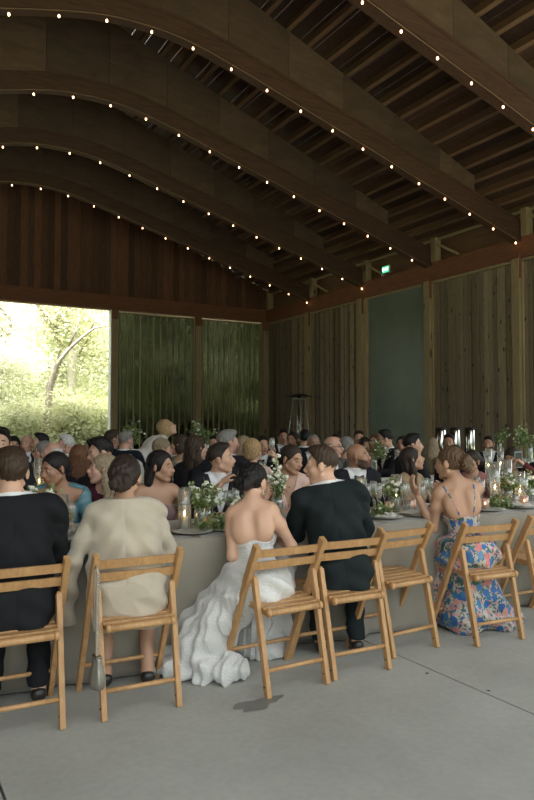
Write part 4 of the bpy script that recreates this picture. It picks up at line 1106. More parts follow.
    FH = evalg(g, HD, .016); FH = evalg(g, xf(SOCK, Mh, hc_), .010, F=FH, sub=True); FH = evalg(g, xf(EYEB, Mh, hc_), .003, F=FH); FH = evalg(g, xf(LIPS, Mh, hc_), .004, F=FH); FH = evalg(g, xf(EARS, Mh, hc_), .006, F=FH)
    FB = smin(FB, FH, f32(.018)); FB = smin(FB, evalg(g, HN, .006), f32(.012))
    FB = np.maximum(FB, .004 - g.Z)
    ey = (hd * 0)
    def skincol(C):
        q = (C - hc_) @ Mh; m = np.zeros(len(C)); x, y, z = q[:, 0], q[:, 1], q[:, 2]; ax = np.abs(x)
        m[(y > .085) & (((x / .024) ** 2 + ((z + .056) / .0115) ** 2) < 1)] = 1
        r2 = (ax - .031) ** 2 / .0125 ** 2 + (z - .007) ** 2 / .0048 ** 2
        m[(y > .06) & (r2 < 1)] = 2; m[(y > .06) & (((ax - .031) ** 2 + ((z - .008) * 1.1) ** 2) < .0066 ** 2)] = 3
        m[(y > .06) & (ax < .046) & (ax > .015) & (z - (.027 + .004 * np.sin((ax - .015) * 100)) > 0) & (z - (.027 + .004 * np.sin((ax - .015) * 100)) < .0065)] = 4
        return m
    surf('body', FB.copy(), g, skin_mats(tone), root, skincol)
    # ---- torso-aligned coordinates
    X, Y, Z = g.X, g.Y, g.Z
    dx, dy, dz = X - P0[0], Y - P0[1], Z - P0[2]
    tx = Rt[0, 0] * dx + Rt[1, 0] * dy + Rt[2, 0] * dz; ty = Rt[0, 1] * dx + Rt[1, 1] * dy + Rt[2, 1] * dz; tz = Rt[0, 2] * dx + Rt[1, 2] * dy + Rt[2, 2] * dz
    tx, ty, tz = tx.astype(f32), ty.astype(f32), tz.astype(f32)
    wob = (f32(fold) * (np.sin(tx * 31 + tz * 22 + 1.3 * np.sin(tz * 13)) + .8 * np.sin(tz * 47 + ty * 23 + tx * 11))).astype(f32)
    gap = max(.009, h * .9)
    mcol = mats or plain('cloth', col, .85, bump=.1, bscale=300, var=.08)
    neckc = np.sqrt(tx ** 2 + (ty + .004) ** 2) - (.064 if fem else .072)
    if wear in ('tux', 'suit', 'blazer', 'jacket'):
        FS = evalg(g, SL, .02)
        if wear == 'blazer': boxy = [el(T(0, -.025, .22), (.205, .135, .36), Rt), el(T(0, -.05, .02), (.215, .15, .20), Rt), rc(T(-.09, -.05, .10), T(-.09, -.05, -.14), .112), rc(T(.09, -.05, .10), T(.09, -.05, -.14), .112)]
        else: boxy = [el(T(0, -.022, .20), ((.150 if fem else .180) * fullness, .122, .34), Rt), el(T(0, -.02, .03), ((.170 if fem else .190) * fullness, .14, .17), Rt)] + ([] if standing else [rc(T(-.07, -.07, .06), T(-.07, -.08, -.07), .095), rc(T(.07, -.07, .06), T(.07, -.08, -.07), .095)])
        J = smin(evalg(g, TR, .06, off=gap * 1.4), evalg(g, boxy, .05), f32(.06)); J = smin(J, FS - gap * .3, f32(.035))
        tens = (f32(fold) * .9 * np.sin((np.abs(tx) * 1.3 + tz * .9) * 42) * np.clip(1 - np.abs(tz - .30) / .22, 0, 1)).astype(f32)
        J = J + wob + tens - .0012 * (np.abs(tx) < .004) * 0
        J = np.minimum(J, np.minimum(FT - gap * .75, evalg(g, [p if i_ % 4 != 2 else rc(p[1], p[1] + (p[2] - p[1]) * .86, p[3], p[4]) for i_, p in enumerate(AR)], .02) - gap * .55))
        Jpre = J.copy()
        J = J + f32(.0022) * (np.abs(tx) < .006) * (ty < 0)          # centre back seam
        if not fem: J = smin(J, np.maximum(evalg(g, [rc(neck0 - u * .03, neck0 + u * .030 + v3(0, .006, 0), .082, .076)], .01), -(tz - L + .06)), f32(.012))
        J = np.maximum(J, -np.maximum(neckc, (L - .075) - tz))
        J = np.maximum(J, tz - (L + .038))
        vz = .22; wedge = np.maximum(np.abs(tx) - (tz - vz) * jopen, -(ty - .02))
        J = np.maximum(J, -wedge)
        J = np.maximum(J, (-.13 if wear != 'blazer' else -.17) - tz)
        Js = J.copy(); surf('jacket', Js, g, mcol, root)
        if wear != 'blazer' and shirt is not None:
            FSh = FT - gap * .6; FSh = np.maximum(FSh, .02 - tz); FSh = np.maximum(FSh, -np.maximum(neckc + .012, (L - .03) - tz)); FSh = np.maximum(FSh, Jpre + .004)
            col_ = evalg(g, [rc(neck0 + u * .0, neck0 + u * .062 + v3(0, .010, 0), .068 if not fem else .058, .065 if not fem else .055)], .01)
            FSh = smin(FSh, np.maximum(col_, -(tz - L + .03)), f32(.006))
            FSh = np.maximum(FSh, tz - (L + .056))
            surf('shirt', FSh, g, plain('shirt_cloth', shirt, .8), root)
            if bow:
                c0 = T(0, .088, L - .022); b = MB()
                for s in (-1, 1):
                    q = [c0 + Rt @ v3(*w) for w in ((0, 0, .006), (s * .045, .0, .020), (s * .045, 0, -.020), (0, 0, -.006), (0, .012, .006), (s * .045, .010, .020), (s * .045, .010, -.020), (0, .012, -.006))]
                    b.add(q, [(0, 1, 2, 3), (7, 6, 5, 4), (0, 4, 5, 1), (3, 2, 6, 7), (1, 5, 6, 2)])
                b.ball(c0 + Rt @ v3(0, .006, 0), .010, 8, 6); b.obj('bow_tie', plain('black_satin', (.012, .012, .012), .3), root)
        Tr = evalg(g, TRS, .02) + wob; Tr = np.maximum(Tr, .095 - g.Z + 0 * Tr); surf('trousers', Tr, g, plain('trouser_cloth', col if wear != 'blazer' else (col2 or (.4, .36, .3)), .8), root) if wear != 'blazer' else None
        if wear == 'blazer' : 
            Sk = evalg(g, [rc((s * .08, .0, .54), (s * .12, .42, .53), .11, .09) for s in (-1, 1)] + [rc((s * .12, .42, .53), (s * .13, .40, .30), .10, .12) for s in (-1, 1)], .05) + wob * 2
            surf('skirt', np.maximum(Sk, .20 - g.Z + 0 * Sk), g, plain('skirt_cloth', col2 or (.45, .41, .34), .8), root)
        
        for i_ in (0, 1):
            FSho = evalg(g, SHO[i_:i_ + 1], .01, off=max(.004, h * .5)); surf('shoe', np.maximum(FSho, .003 - g.Z + 0 * FSho), g, plain('black_shoe', (.02, .018, .016), .35), root)
    else:
        top = {'strapless': L - .175, 'bride': L - .205, 'strap': L - .21, 'vneck': L + .02, 'tee': L + .02, 'sleeves': L + .02}[wear]
        D = np.minimum(FT - gap + wob * .6, FT - gap * .7)
        if wear in ('strapless', 'strap', 'bride'):
            edge = tz - (top + (.045 * np.clip(ty / .1, -1, 1)) + .012 * np.cos(tx * 30))
            D = np.maximum(D, edge)
            D = np.maximum(D, -.02 - evalg(g, AR, .02)) if False else D
        else:
            if wear == 'sleeves': D = smin(D, np.minimum(evalg(g, SL, .02) - gap * .3 + wob, evalg(g, SL, .02) + .002), f32(.02))
            if wear == 'tee': D = smin(D, evalg(g, [rc(SH[s], SH[s] + (wr[s][0] - SH[s]) * .6, .055) for s in (-1, 1)], .02), f32(.02))
            D = np.maximum(D, -np.maximum(neckc - .008, (L - .07) - tz))
            if wear == 'vneck': D = np.maximum(D, -np.maximum(np.abs(tx) - (tz - .25) * .30, -ty))
        if skirt is None:
            sk = [rc((s * .08, .0, pz - .02), (s * .12, .42, .53), .12, .10) for s in (-1, 1)] + [rc((s * .12, .42, .53), (s * .14, .42, .14), .10, .16) for s in (-1, 1)] + [el((0, -.02, pz), (.19, .15, .12))]
            if standing: sk = [rc((0, 0, .95), (0, 0, .35), .155, .21)]
        else: sk = skirt
        SK = evalg(g, sk, .06) + wob * 2.2; SK = np.maximum(SK, .012 - g.Z + 0 * SK)
        SK = SK + (ripple(X, Y, Z) if ripple else .012 * np.sin(np.arctan2(X, Y - .38) * 9) * np.clip((.55 - Z) * 3, 0, 1)).astype(f32)
        D = smin(D, SK, f32(.04))
        surf('dress', D, g, mcol, root)
        if wear == 'strap':
            b = MB()
            for s in (-1, 1):
                pts = []
                for q in np.linspace(0, 1, 12):
                    zz = L - .22 + q * (.22 - .005); xx = s * (.055 + .06 * q) if True else 0
                    # march outwards to the skin from behind
                    y_ = -.30
                    for _ in range(60):
                        p = T(xx, y_, zz); ii = np.clip(((p - g.lo) / g.h).astype(int), 0, g.n - 1)
                        if FB[tuple(ii)] < .002: break
                        y_ += .005
                    pts.append(tuple(T(xx, y_ - .002, zz)))
                b.tube(pts, .0055, 6)
            b.obj('strap', mats or mcol, root)
    if style: 
        ho = hair(root, style, hc, Mh, Vector(hc_), min(h, .007), fullness)
    if beard:
        FBd = evalg(g, xf([p for p in head_prims()], Mh, hc_), .016, off=.0045)
        q0, q1, q2 = [Mh[0, i] * (X - hc_[0]) + Mh[1, i] * (Y - hc_[1]) + Mh[2, i] * (Z - hc_[2]) for i in range(3)]
        FBd = np.maximum(FBd, q2 - (-.026 - .22 * (q1 - .05))); FBd = np.maximum(FBd, -(q1 - .008)); FBd = np.maximum(FBd, -(q2 + .118)); FBd = np.maximum(FBd, -np.maximum.reduce([np.abs(q0) - .022, np.abs(q2 + .056) - .010, -(q1 - .08)]))
        FBd = np.maximum(FBd, -np.maximum(np.abs(q0) - .018, -(q2 + .040)))
        surf('beard', FBd.astype(f32), g, hair_mat(beard), root)
    if glasses:
        b = MB(); W_ = lambda x, y, z: tuple(hc_ + Mh @ v3(x, y, z))
        for s in (-1, 1):
            b.tube([W_(s * .032 + .021 * math.cos(a * .5236), .101, .008 + .017 * math.sin(a * .5236)) for a in range(13)], .0022, 5, False); b.tube([W_(s * .053, .100, .012), W_(s * .078, .03, .012), W_(s * .080, -.02, .006)], .002, 5)
        b.tube([W_(-.011, .102, .012), W_(.011, .102, .012)], .002, 5); go = b.obj('glasses', plain('spectacle_frame', (.03, .025, .02), .3), root)
        if glasses == 'dark':
            b = MB()
            for s in (-1, 1): b.ball(W_(s * .032, .100, .008), (.021, .012, .017), 12, 8)
            b.obj('lens', plain('dark_lens', (.008, .008, .008), .08), go)
    if earring:
        b = MB()
        for s in (-1, 1): b.ball(tuple(hc_ + Mh @ v3(s * .086, .0, -.045)), .006, 8, 6)
        b.obj('earring', plain('pearl', (.75, .7, .6), .2), root)
    if extra: extra(root, dict(g=g, T=T, hc=hc_, Mh=Mh, wr=wr, X=X, Y=Y, Z=Z, FT=FT, FB=FB, wob=wob, tx=tx, ty=ty, tz=tz, gap=gap, u=u, L=L))
    return root, hc_, wr
# ------------------------------------------------------------------ special cloth
def floral():
    m, nt, b = _mat('floral_print'); L = nt.links.new; tc = N(nt, 'ShaderNodeTexCoord')
    nz = N(nt, 'ShaderNodeTexNoise'); nz.inputs['Scale'].default_value = 14; L(tc.outputs['Object'], nz.inputs[0])
    ad = N(nt, 'ShaderNodeVectorMath', operation='MULTIPLY_ADD'); ad.inputs[1].default_value = (.05, .05, .05); L(nz.outputs['Color'], ad.inputs[0]); L(tc.outputs['Object'], ad.inputs[2])
    v = N(nt, 'ShaderNodeTexVoronoi'); v.inputs['Scale'].default_value = 17; L(ad.outputs[0], v.inputs['Vector'])
    sp_ = N(nt, 'ShaderNodeSeparateColor'); L(v.outputs['Color'], sp_.inputs[0])
    cr = ramp(nt, [(0, (.03, .12, .33)), (.24, (.04, .17, .33)), (.36, (.52, .18, .17)), (.50, (.50, .26, .23)), (.62, (.10, .22, .36)), (.72, (.25, .18, .30)), (.80, (.45, .41, .34)), (.90, (.04, .09, .06))], 'CONSTANT'); L(sp_.outputs[0], cr.inputs[0])
    v2 = N(nt, 'ShaderNodeTexVoronoi'); v2.inputs['Scale'].default_value = 70; L(ad.outputs[0], v2.inputs['Vector'])
    sp2 = N(nt, 'ShaderNodeSeparateColor'); L(v2.outputs['Color'], sp2.inputs[0])
    c2 = ramp(nt, [(0, (.42, .40, .35)), (.3, (.08, .14, .08)), (.5, (.03, .11, .20)), (.7, (.42, .40, .35)), (.85, (.50, .24, .23))], 'CONSTANT'); L(sp2.outputs[0], c2.inputs[0])
    st = N(nt, 'ShaderNodeMath', operation='LESS_THAN'); st.inputs[1].default_value = .47; L(v.outputs['Distance'], st.inputs[0])
    mx = N(nt, 'ShaderNodeMix', data_type='RGBA'); L(st.outputs[0], mx.inputs[0]); L(c2.outputs[0], mx.inputs[6]); L(cr.outputs[0], mx.inputs[7])
    pr = ramp(nt, [(.0, (.75, .75, .75)), (.5, (1.1, 1.1, 1.1))]); L(v2.outputs['Distance'], pr.inputs[0])
    m2 = N(nt, 'ShaderNodeMix', data_type='RGBA', blend_type='MULTIPLY'); m2.inputs[0].default_value = 1; L(mx.outputs[2], m2.inputs[6]); L(pr.outputs[0], m2.inputs[7])
    L(m2.outputs[2], b.inputs['Base Color']); b.inputs['Roughness'].default_value = .6
    return m
def tulle():
    m, nt, b = _mat('beaded_tulle'); L = nt.links.new; tc = N(nt, 'ShaderNodeTexCoord')
    v = N(nt, 'ShaderNodeTexVoronoi'); v.inputs['Scale'].default_value = 75; L(tc.outputs['Object'], v.inputs['Vector'])
    r = ramp(nt, [(.10, (1.0, 1.0, .98)), (.22, (.57, .57, .55))]); L(v.outputs['Distance'], r.inputs[0])
    L(r.outputs[0], b.inputs['Base Color']); b.inputs['Roughness'].default_value = .5; b.inputs['Sheen Weight'].default_value = .5
    bp = N(nt, 'ShaderNodeBump'); bp.inputs['Strength'].default_value = .5; bp.inputs['Distance'].default_value = -.004; L(v.outputs['Distance'], bp.inputs['Height']); L(bp.outputs[0], b.inputs['Normal'])
    return m
M_floral, M_tulle = floral(), tulle()
M_cream = plain('cream_tweed', (.47, .41, .32), .8, bump=.6, bscale=420, var=.05, sheen=.3)
M_teal = plain('teal_satin', (.085, .20, .235), .33, var=.15)
M_patt = plain('pale_patterned_cloth', (.42, .38, .25), .8, var=.5)
CAST = {}
def az_of(px): return math.degrees(YAW + math.atan((px - 267) / FPX))
SK = {'fair': (.55, .33, .225), 'mid': (.43, .245, .155), 'tan': (.34, .18, .108), 'deep': (.25, .135, .08), 'ruddy': (.56, .32, .235)}
HCOL = {'black': (.012, .010, .010), 'dark': (.028, .019, .014), 'brown': (.042, .026, .016), 'lightbrown': (.095, .058, .033), 'auburn': (.13, .060, .028), 'blonde': (.36, .24, .12), 'grey': (.20, .19, .175), 'white': (.55, .54, .51), 'ash': (.26, .20, .13)}
def put_person(key, px, ytop, Y, bphi, hphi, label, seat=True, exact=None, sclip=(.88, 1.07), seatlabel=None, **kw):
    x, y = exact if exact else rowspot(px, Y)
    az = az_of(px); yaw = -R(az + bphi); kw['hd'] = max(-88, min(88, -(hphi - bphi)))
    kw['tone'] = SK[kw.get('tone', 'fair')]; kw['hc'] = HCOL[kw.get('hc', 'dark')]
    root, hc_, wr = build_person(label, (x, y), yaw, **kw)
    # slide so the head, not the seat, stands on the chosen spot
    c, s = math.cos(yaw), math.sin(yaw)
    fwd = fwd_of(x, y); ztop = EYE + fwd * (HOR - ytop) / FPX; sc = ztop / (hc_[2] + .122); sc = min(max(sc, sclip[0]), sclip[1]); root.scale = (sc,) * 3
    ox, oy = (c * hc_[0] - s * hc_[1]) * sc, (s * hc_[0] + c * hc_[1]) * sc
    ru = (math.cos(YAW), -math.sin(YAW)); 
    # only the sideways offset is corrected; depth is left to the lean
    hx, hy = x + ox, y + oy; want = (px - 267) / FPX * fwd_of(hx, hy); lat = hx * ru[0] + hy * ru[1] - want
    if not exact or key == 'blackhair': lat = ox * ru[0] + oy * ru[1]
    root.location.x -= lat * ru[0]; root.location.y -= lat * ru[1]
    CAST[key] = dict(root=root, wr=wr, sc=sc, yaw=yaw, loc=root.location.copy())
    if seat:
        ch = chair(root.location.x - .02 * -s, root.location.y - .02 * c, yaw, seatlabel or ('folding oak chair under the ' + seat if isinstance(seat, str) else 'folding oak chair'))
    return root
def to_local(px, Yw_or_xy, z, key_loc, yaw, sc=1.0):
    x, y = Yw_or_xy; dx, dy = x - key_loc[0], y - key_loc[1]; c, s = math.cos(yaw), math.sin(yaw)
    return ((c * dx + s * dy) / sc, (-s * dx + c * dy) / sc, z / sc)
def pix3(px, py, x_or_Y=None):
    """world point on the ray of a photograph pixel at depth row Y"""
    x = spot(px, x_or_Y); return (x, x_or_Y, height_at(py, x, x_or_Y))
def hand_world(key, s, along=.09):
    c = CAST[key]; e, w = c['wr'][s]; d = (w - e) / np.linalg.norm(w - e); p = (w + d * along) * c['sc']; cs, sn = math.cos(c['yaw']), math.sin(c['yaw'])
    return c['loc'].x + cs * p[0] - sn * p[1], c['loc'].y + sn * p[0] + cs * p[1], p[2]
HN, HM, HF = .006, .0075, .010
# ---------------------------------------------------------------- near side of the first table
put_person('suitman', 12, 450.5, 3.6, 0, -4, 'man from behind in a black suit and white collar at the left edge', seat=False, exact=(.62, 3.64), h=HN, style='short', hc='brown', lean=4,
           tuck=True, wear='suit', col=(.012, .013, .015), bow=False, shoulders=1.2, tilt=-3, fullness=1.08, tone='fair', fold=.004)
def cream_extra(root, d): pass
put_person('cream', 126, 457, 3.6, 0, 12, 'woman from behind in an oversized cream jacket, dark hair pinned up loosely', seat=False, exact=(1.21, 3.60), h=HN, sex='f', style='lowbun', hc='dark', lean=2, tilt=-2,
           tuck=True, wear='blazer', mats=M_cream, col2=(.42, .38, .31), arms=('hang', 'table'), shoulders=1.12, tone='mid', fold=.006, pitch=-6, fullness=1.06,
           arm_raw={-1: ((-.30, -.02, .76), (-.33, .06, .52), (1, 0, 0)), 1: ((.235, .08, .80), (.14, .32, .80), (0, 0, -1))})
bsk = [rc((-.07, .02, .56), (-.12, .42, .55), .155, .12), rc((.08, .02, .56), (.12, .42, .55), .14, .11), rc((.0, .44, .52), (.0, .44, .1), .14, .22),
       el((0, -.06, .55), (.20, .15, .14)), rc((-.10, .10, .56), (-.34, .12, .22), .14, .20), rc((-.14, -.02, .50), (-.38, -.02, .16), .10, .15), el((-.40, -.02, .05), (.30, .17, .075)), el((-.22, -.10, .06), (.17, .12, .09)),
       el((-.52, .08, .05), (.22, .15, .07)), rc((-.3, .25, .4), (-.5, .25, .08), .12, .12)]
def bride_ripple(X, Y, Z):
    a = np.arctan2(Y - .10, X + .05)                 # folds fan out from the left hip into the train
    r = np.sqrt((X + .05) ** 2 + (Y - .1) ** 2)
    w_ = np.clip((.62 - Z) * 3, 0, 1) * np.clip(r * 3.2, .15, 1)
    return w_ * (.012 * np.sin(a * 17 + 4 * Z + 1.5 * np.sin(r * 7)) + .006 * np.sin(a * 43 + 9 * Z + 2 * np.sin(r * 5))) + .003 * np.sin(X * 30 + 20 * Y + 16 * Z)
def bride_extra(root, d):
    b = MB(); hc_, Mh = d['hc'], d['Mh']
    p = hc_ + Mh @ v3(.084, .0, -.045); b.tube([tuple(p), tuple(p - v3(0, 0, .022))], .0022, 5); b.ball(tuple(p - v3(0, 0, .026)), .006, 8, 6); b.obj('earring', plain('pearl', (.75, .7, .6), .2), root)
put_person('bride', 254, 465, 3.5, 4, 34, 'bride from behind in a strapless white beaded gown with a train pooled on the floor', seat=False, exact=(2.02, 3.46), h=HN, sex='f', style='lowbun', hc='black', lean=12, tilt=-6,
           wear='bride', mats=M_tulle, tone='fair', arms=('lap', 'table'), skirt=bsk, pitch=-14, fold=.004, extra=bride_extra, shoulders=.88, fullness=1.0, ripple=bride_ripple,
           arm_raw={-1: ((-.17, .03, .77), (-.10, .25, .72), (0, -.2, -1)), 1: ((.20, .12, .80), (.10, .33, .80), (0, 0, -1))})
put_person('groom', 321, 447.5, 3.5, -8, -84, 'groom from behind in a dark green suit, turning his face left to the bride', seat=False, exact=(2.49, 3.49), h=HN, style='quiff', hc='brown', lean=5, tilt=-9,
           tuck=True, wear='suit', col=(.013, .019, .020), bow=False, tone='fair', shoulders=1.06, fold=.005, pitch=-5)
# woman in the floral dress, left elbow on the table with the palm opened upwards
fx, fy = 3.62, 3.47
fyaw = -R(az_of(455) - 22)
_e = to_local(0, pix3(432, 519, 3.66)[:2], pix3(432, 519, 3.66)[2], (fx, fy), fyaw); _w = to_local(0, pix3(415, 491, 3.76)[:2], pix3(415, 491, 3.76)[2], (fx, fy), fyaw)
_e2 = to_local(0, pix3(466, 510, 3.95)[:2], .80, (fx, fy), fyaw); _w2 = to_local(0, pix3(447, 484, 3.98)[:2], pix3(447, 486, 3.98)[2], (fx, fy), fyaw)
fsk = [rc((-.09, .02, .56), (-.13, .42, .56), .135, .12), rc((.09, .02, .56), (.13, .40, .54), .135, .12), rc((0, .42, .5), (-.02, .34, .10), .16, .24), rc((0, .1, .45), (.0, .1, .10), .14, .2), el((0, -.02, .56), (.180, .145, .13)), rc((-.1, .2, .4), (-.36, .28, .08), .12, .12), rc((.05, .1, .3), (.42, .14, .05), .12, .06),
       rc((.1, .1, .3), (.28, .06, .05), .14, .10), rc((-.12, .25, .3), (-.28, .30, .06), .14, .12)]
put_person('floral', 449, 447.5, 3.5, -22, -66, 'woman from behind in a strappy blue and pink floral dress, one palm raised', seat=False, exact=(fx, fy), h=.0055, sex='f', style='messybun', hc='lightbrown', lean=11, tilt=-7,
           wear='strap', mats=M_floral, tone='mid', skirt=fsk, pitch=-4, arm_raw={-1: (_e, _w, (.2, .3, 1)), 1: (_e2, _w2, (-1, 0, .6))}, curls=(.28, .5), fold=.004, fullness=1.0)
# ---------------------------------------------------------------- far side of the first table
FR = 4.90
put_person('teal', 60, 452, FR - .04, 188, 235, 'woman in a teal satin jacket with black hair tied back, looking left', seat='woman in the teal jacket', h=HM, sex='f', style='tied', hc='black', wear='jacket', mats=M_teal, tone='tan', lean=8, shirt=None, jopen=.62, pitch=-12, roll=4, shoulders=1.08)
put_person('laugh', 106, 453.5, FR + .1, 200, 262, 'laughing woman in burgundy with wavy blonde hair, turned left', seat='laughing blonde woman in burgundy', h=HM, sex='f', style='wavy', hc='ash', wear='sleeves', col=(.07, .018, .03), tone='ruddy', lean=10, pitch=5)
_b = rowspot(163, FR - .05); _by = -R(az_of(163) + 160)
def _tl(px, py, Y): q = pix3(px, py, Y); return to_local(0, q[:2], q[2], _b, _by)
put_person('blackhair', 163, 451, FR, 160, 118, 'bare shouldered woman with long black hair reaching towards the young man', seat='bare shouldered woman with black hair', exact=_b, h=.0065, sex='f', style='sideswept', hc='black', wear='strapless', col=(.20, .13, .13), tone='mid', lean=8, pitch=-4, fullness=1.05,
           arm_raw={-1: (_tl(214, 495, 4.62), _tl(236, 472, 4.70), (-.3, 0, -1))}, curls=(.25, .4))
put_person('youngtux', 222, 444, FR + .03, 165, 98, 'young man in a tuxedo with dark wavy hair, looking right', seat='young man in the tuxedo', h=.0065, style='quiff', hc='dark', wear='tux', tone='fair', lean=10, pitch=4, roll=3, jopen=.27, bow=False)
put_person('pinkgirl', 291, 445, FR + .03, 172, 128, 'woman in a pale pink dress with dark hair tied back, looking down', seat='woman in the pale pink dress', h=.0065, sex='f', style='tied', hc='dark', wear='vneck', col=(.62, .44, .37), tone='mid', lean=8, pitch=-14, roll=-3)
put_person('bald', 357, 443, FR, 160, 105, 'bald man with a dark beard in a tuxedo and bow tie, looking right', seat='bald bearded man', h=.0065, style=None, beard=(.07, .042, .030), wear='tux', tone='tan', lean=6, pitch=2, jopen=.27)
put_person('tandress', 411, 447, FR, 120, 82, 'woman in a tan dress with dark bobbed hair lifting her face to the right', seat='woman in the tan dress', h=HM, sex='f', style='long', hc='dark', wear='tee', col=(.34, .235, .14), tone='mid', lean=4, pitch=14)
put_person('behindfloral', 469, 450, FR + .1, 190, 215, 'dark haired woman half hidden behind the woman in the floral dress', seat='half hidden dark haired woman', h=.009, sex='f', style='updo', hc='dark', wear='tee', col=(.35, .16, .15), tone='mid', lean=6)
put_person('phone', 509, 447.5, FR + .05, 188, 205, 'woman with long dark hair holding up a phone at the right', seat='woman holding up the phone', h=.008, sex='f', style='wavy', hc='dark', wear='sleeves', col=(.09, .022, .022), tone='mid', lean=6, pitch=-10,
           arm_raw={-1: ((-.30, .24, .99), (-.13, .36, 1.17), (1, .2, 0)), 1: ((.26, .1, .80), (.14, .34, .80), (0, 0, -1))}, curls=(1.0, .5))
put_person('edgeman', 541, 440, FR, 180, 230, 'man in a black jacket mostly outside the right edge of the picture', seat='man in black at the right edge', h=.010, style='short', hc='dark', wear='suit', tone='fair', lean=14)
# ---------------------------------------------------------------- near side of the second table
BN = 5.95
FAR = [
 ('b1', 4, 429, BN - .15, 180, 185, 'dark haired man facing the camera at the left edge, chin hidden by a nearer head', dict(style='quiff', hc='black', tone='fair')),
 ('b8', 77, 445, BN + .1, 5, 8, 'woman in black from behind with long straight auburn hair', dict(sex='f', style='long', hc='auburn', wear='sleeves', col=(.015, .015, .018))),
 ('b9', 101, 438.5, BN - .3, -60, -100, 'man in a black jacket and open white shirt with thick black hair, facing left', dict(style='quiff', hc='black', tone='fair', pitch=-12, bow=False)),
 ('b14', 163, 439.5, 7.4, 60, 85, 'short haired ash blonde woman in black, looking right', dict(sex='f', style='pixie', hc='ash', wear='sleeves', col=(.02, .02, .022), tone='ruddy')),
 ('b17', 196, 435.5, BN, 30, 62, 'woman in black with very long dark brown hair, half turned right', dict(sex='f', style='wavy', hc='brown', wear='sleeves', col=(.012, .012, .014))),
 ('b18', 228, 430.5, BN, 20, 65, 'grey haired man in a black jacket seen from behind, turned right', dict(style='short', hc='grey', tone='ruddy', shoulders=1.1)),
 ('b20', 252, 440.5, BN - .15, 5, 10, 'woman from behind in pale pink with short ash blonde hair, arm raised', dict(sex='f', style='pixie', hc='blonde', wear='sleeves', col=(.62, .43, .37), arm_raw={1: ((.28, .10, .95), (.22, .20, 1.17), (-1, .2, 0))}, curls=(.5, 1.2))),
 ('b26', 333, 436, BN + .1, 110, 110, 'smiling grey haired man with spectacles, in front of the boarded wall', dict(style='elder', hc='grey', tone='ruddy', wear='suit', col=(.10, .095, .085), glasses='clear', bow=False)),
 ('b27', 348, 438, 7.35, 20, 40, 'person with short fluffy white grey hair behind the bald man', dict(sex='f', style='pixie', hc='grey', wear='sleeves', col=(.12, .11, .10))),
 ('b31', 413, 434.5, BN - .05, 60, 82, 'man in a black suit with thick dark hair seen in profile, facing right', dict(style='quiff', hc='black', tone='fair', wear='suit', bow=False, shoulders=1.05)),
 ('b32', 433, 438, 7.4, 0, -10, 'woman from behind with long light brown hair and olive clothes', dict(sex='f', style='long', hc='ash', wear='sleeves', col=(.10, .085, .05))),
 ('b34', 456, 446, BN - .05, 10, 20, 'dark haired man from behind, just above the floral dress woman\'s hair', dict(style='short', hc='black', wear='suit')),
]
BF = 7.45
FAR += [
 ('b5', 45, 441, BF + .25, 195, 265, 'grey haired woman in profile facing left, under the forest view', dict(sex='f', style='bob', hc='grey', wear='sleeves', col=(.25, .2, .16), tone='ruddy', glasses='clear')),
 ('b6', 54, 441.5, BF - .15, 200, 262, 'elderly bald man in profile facing left, beside the grey haired woman', dict(style='elder', hc='white', wear='suit', col=(.2, .17, .13), tone='ruddy', bow=False)),
 ('b7', 67, 435.5, BF + .9, 200, 262, 'white haired elderly man facing left, behind the woman in teal', dict(style='quiff', hc='white', wear='suit', col=(.05, .05, .055), tone='ruddy')),
 ('b15', 180, 434.5, BF, 230, 285, 'brown haired woman in a pale patterned dress looking left', dict(sex='f', style='bob', hc='brown', wear='tee', mats=M_patt, tone='fair')),
 ('b19', 244, 436, BF - .3, 20, 35, 'woman from behind with long golden brown hair between the two rows', dict(sex='f', style='wavy', hc='ash', wear='tee', col=(.02, .02, .022))),
 ('b21', 262, 436.5, BF, 180, 150, 'dark haired man in black raising a glass behind the blonde', dict(style='short', hc='black', wear='tux', tone='mid', arms=('up', 'table'))),
 ('b21b', 236, 437, BF + .1, 180, 200, 'man in black holding a flute behind the grey haired man', dict(style='short', hc='dark', wear='tux', tone='fair', arms=('up', 'table'))),
 ('b25', 313, 434.5, BF, 185, 170, 'grey haired man facing the camera in front of the boarded wall', dict(style='crop', hc='grey', wear='suit', tone='tan', glasses='clear')),
 ('b24', 305, 431, BF + .9, 10, 0, 'dark haired man from behind in front of the patio heater', dict(style='quiff', hc='black', wear='suit')),
 ('b29', 385, 430.5, BF, 240, 268, 'man in dark glasses and a black suit in profile by the frosted window', dict(style='quiff', hc='black', wear='suit', tone='fair', glasses='dark', bow=False, pitch=-10)),
 ('b30', 401, 436, BF + .1, 190, 195, 'woman in a red top with dark hair by the frosted window', dict(sex='f', style='updo', hc='dark', wear='tee', col=(.30, .03, .03), tone='tan')),
 ('b33', 447, 434.5, BF, 180, 185, 'dark haired man facing the camera before the steel dispensers', dict(style='short', hc='black', wear='suit', tone='tan')),
 ('b35', 487, 436.5, BF - .1, 185, 195, 'smiling man with a full dark beard in a tuxedo by the boarded wall', dict(style='short', hc='black', wear='tux', tone='mid', beard=HCOL['black'], jopen=.27, shoulders=1.1)),
 ('b36', 374, 434, BF + .3, 180, 200, 'woman with reddish hair behind the branch arrangement', dict(sex='f', style='updo', hc='auburn', wear='tee', col=(.2, .12, .1), tone='ruddy')),
 ('b37', 364, 437, BF + .35, 185, 160, 'dark haired woman partly behind the bald man\'s head', dict(sex='f', style='bob', hc='dark', wear='tee', col=(.3, .2, .17), tone='tan')),
]
CN, CF = 8.75, 10.2
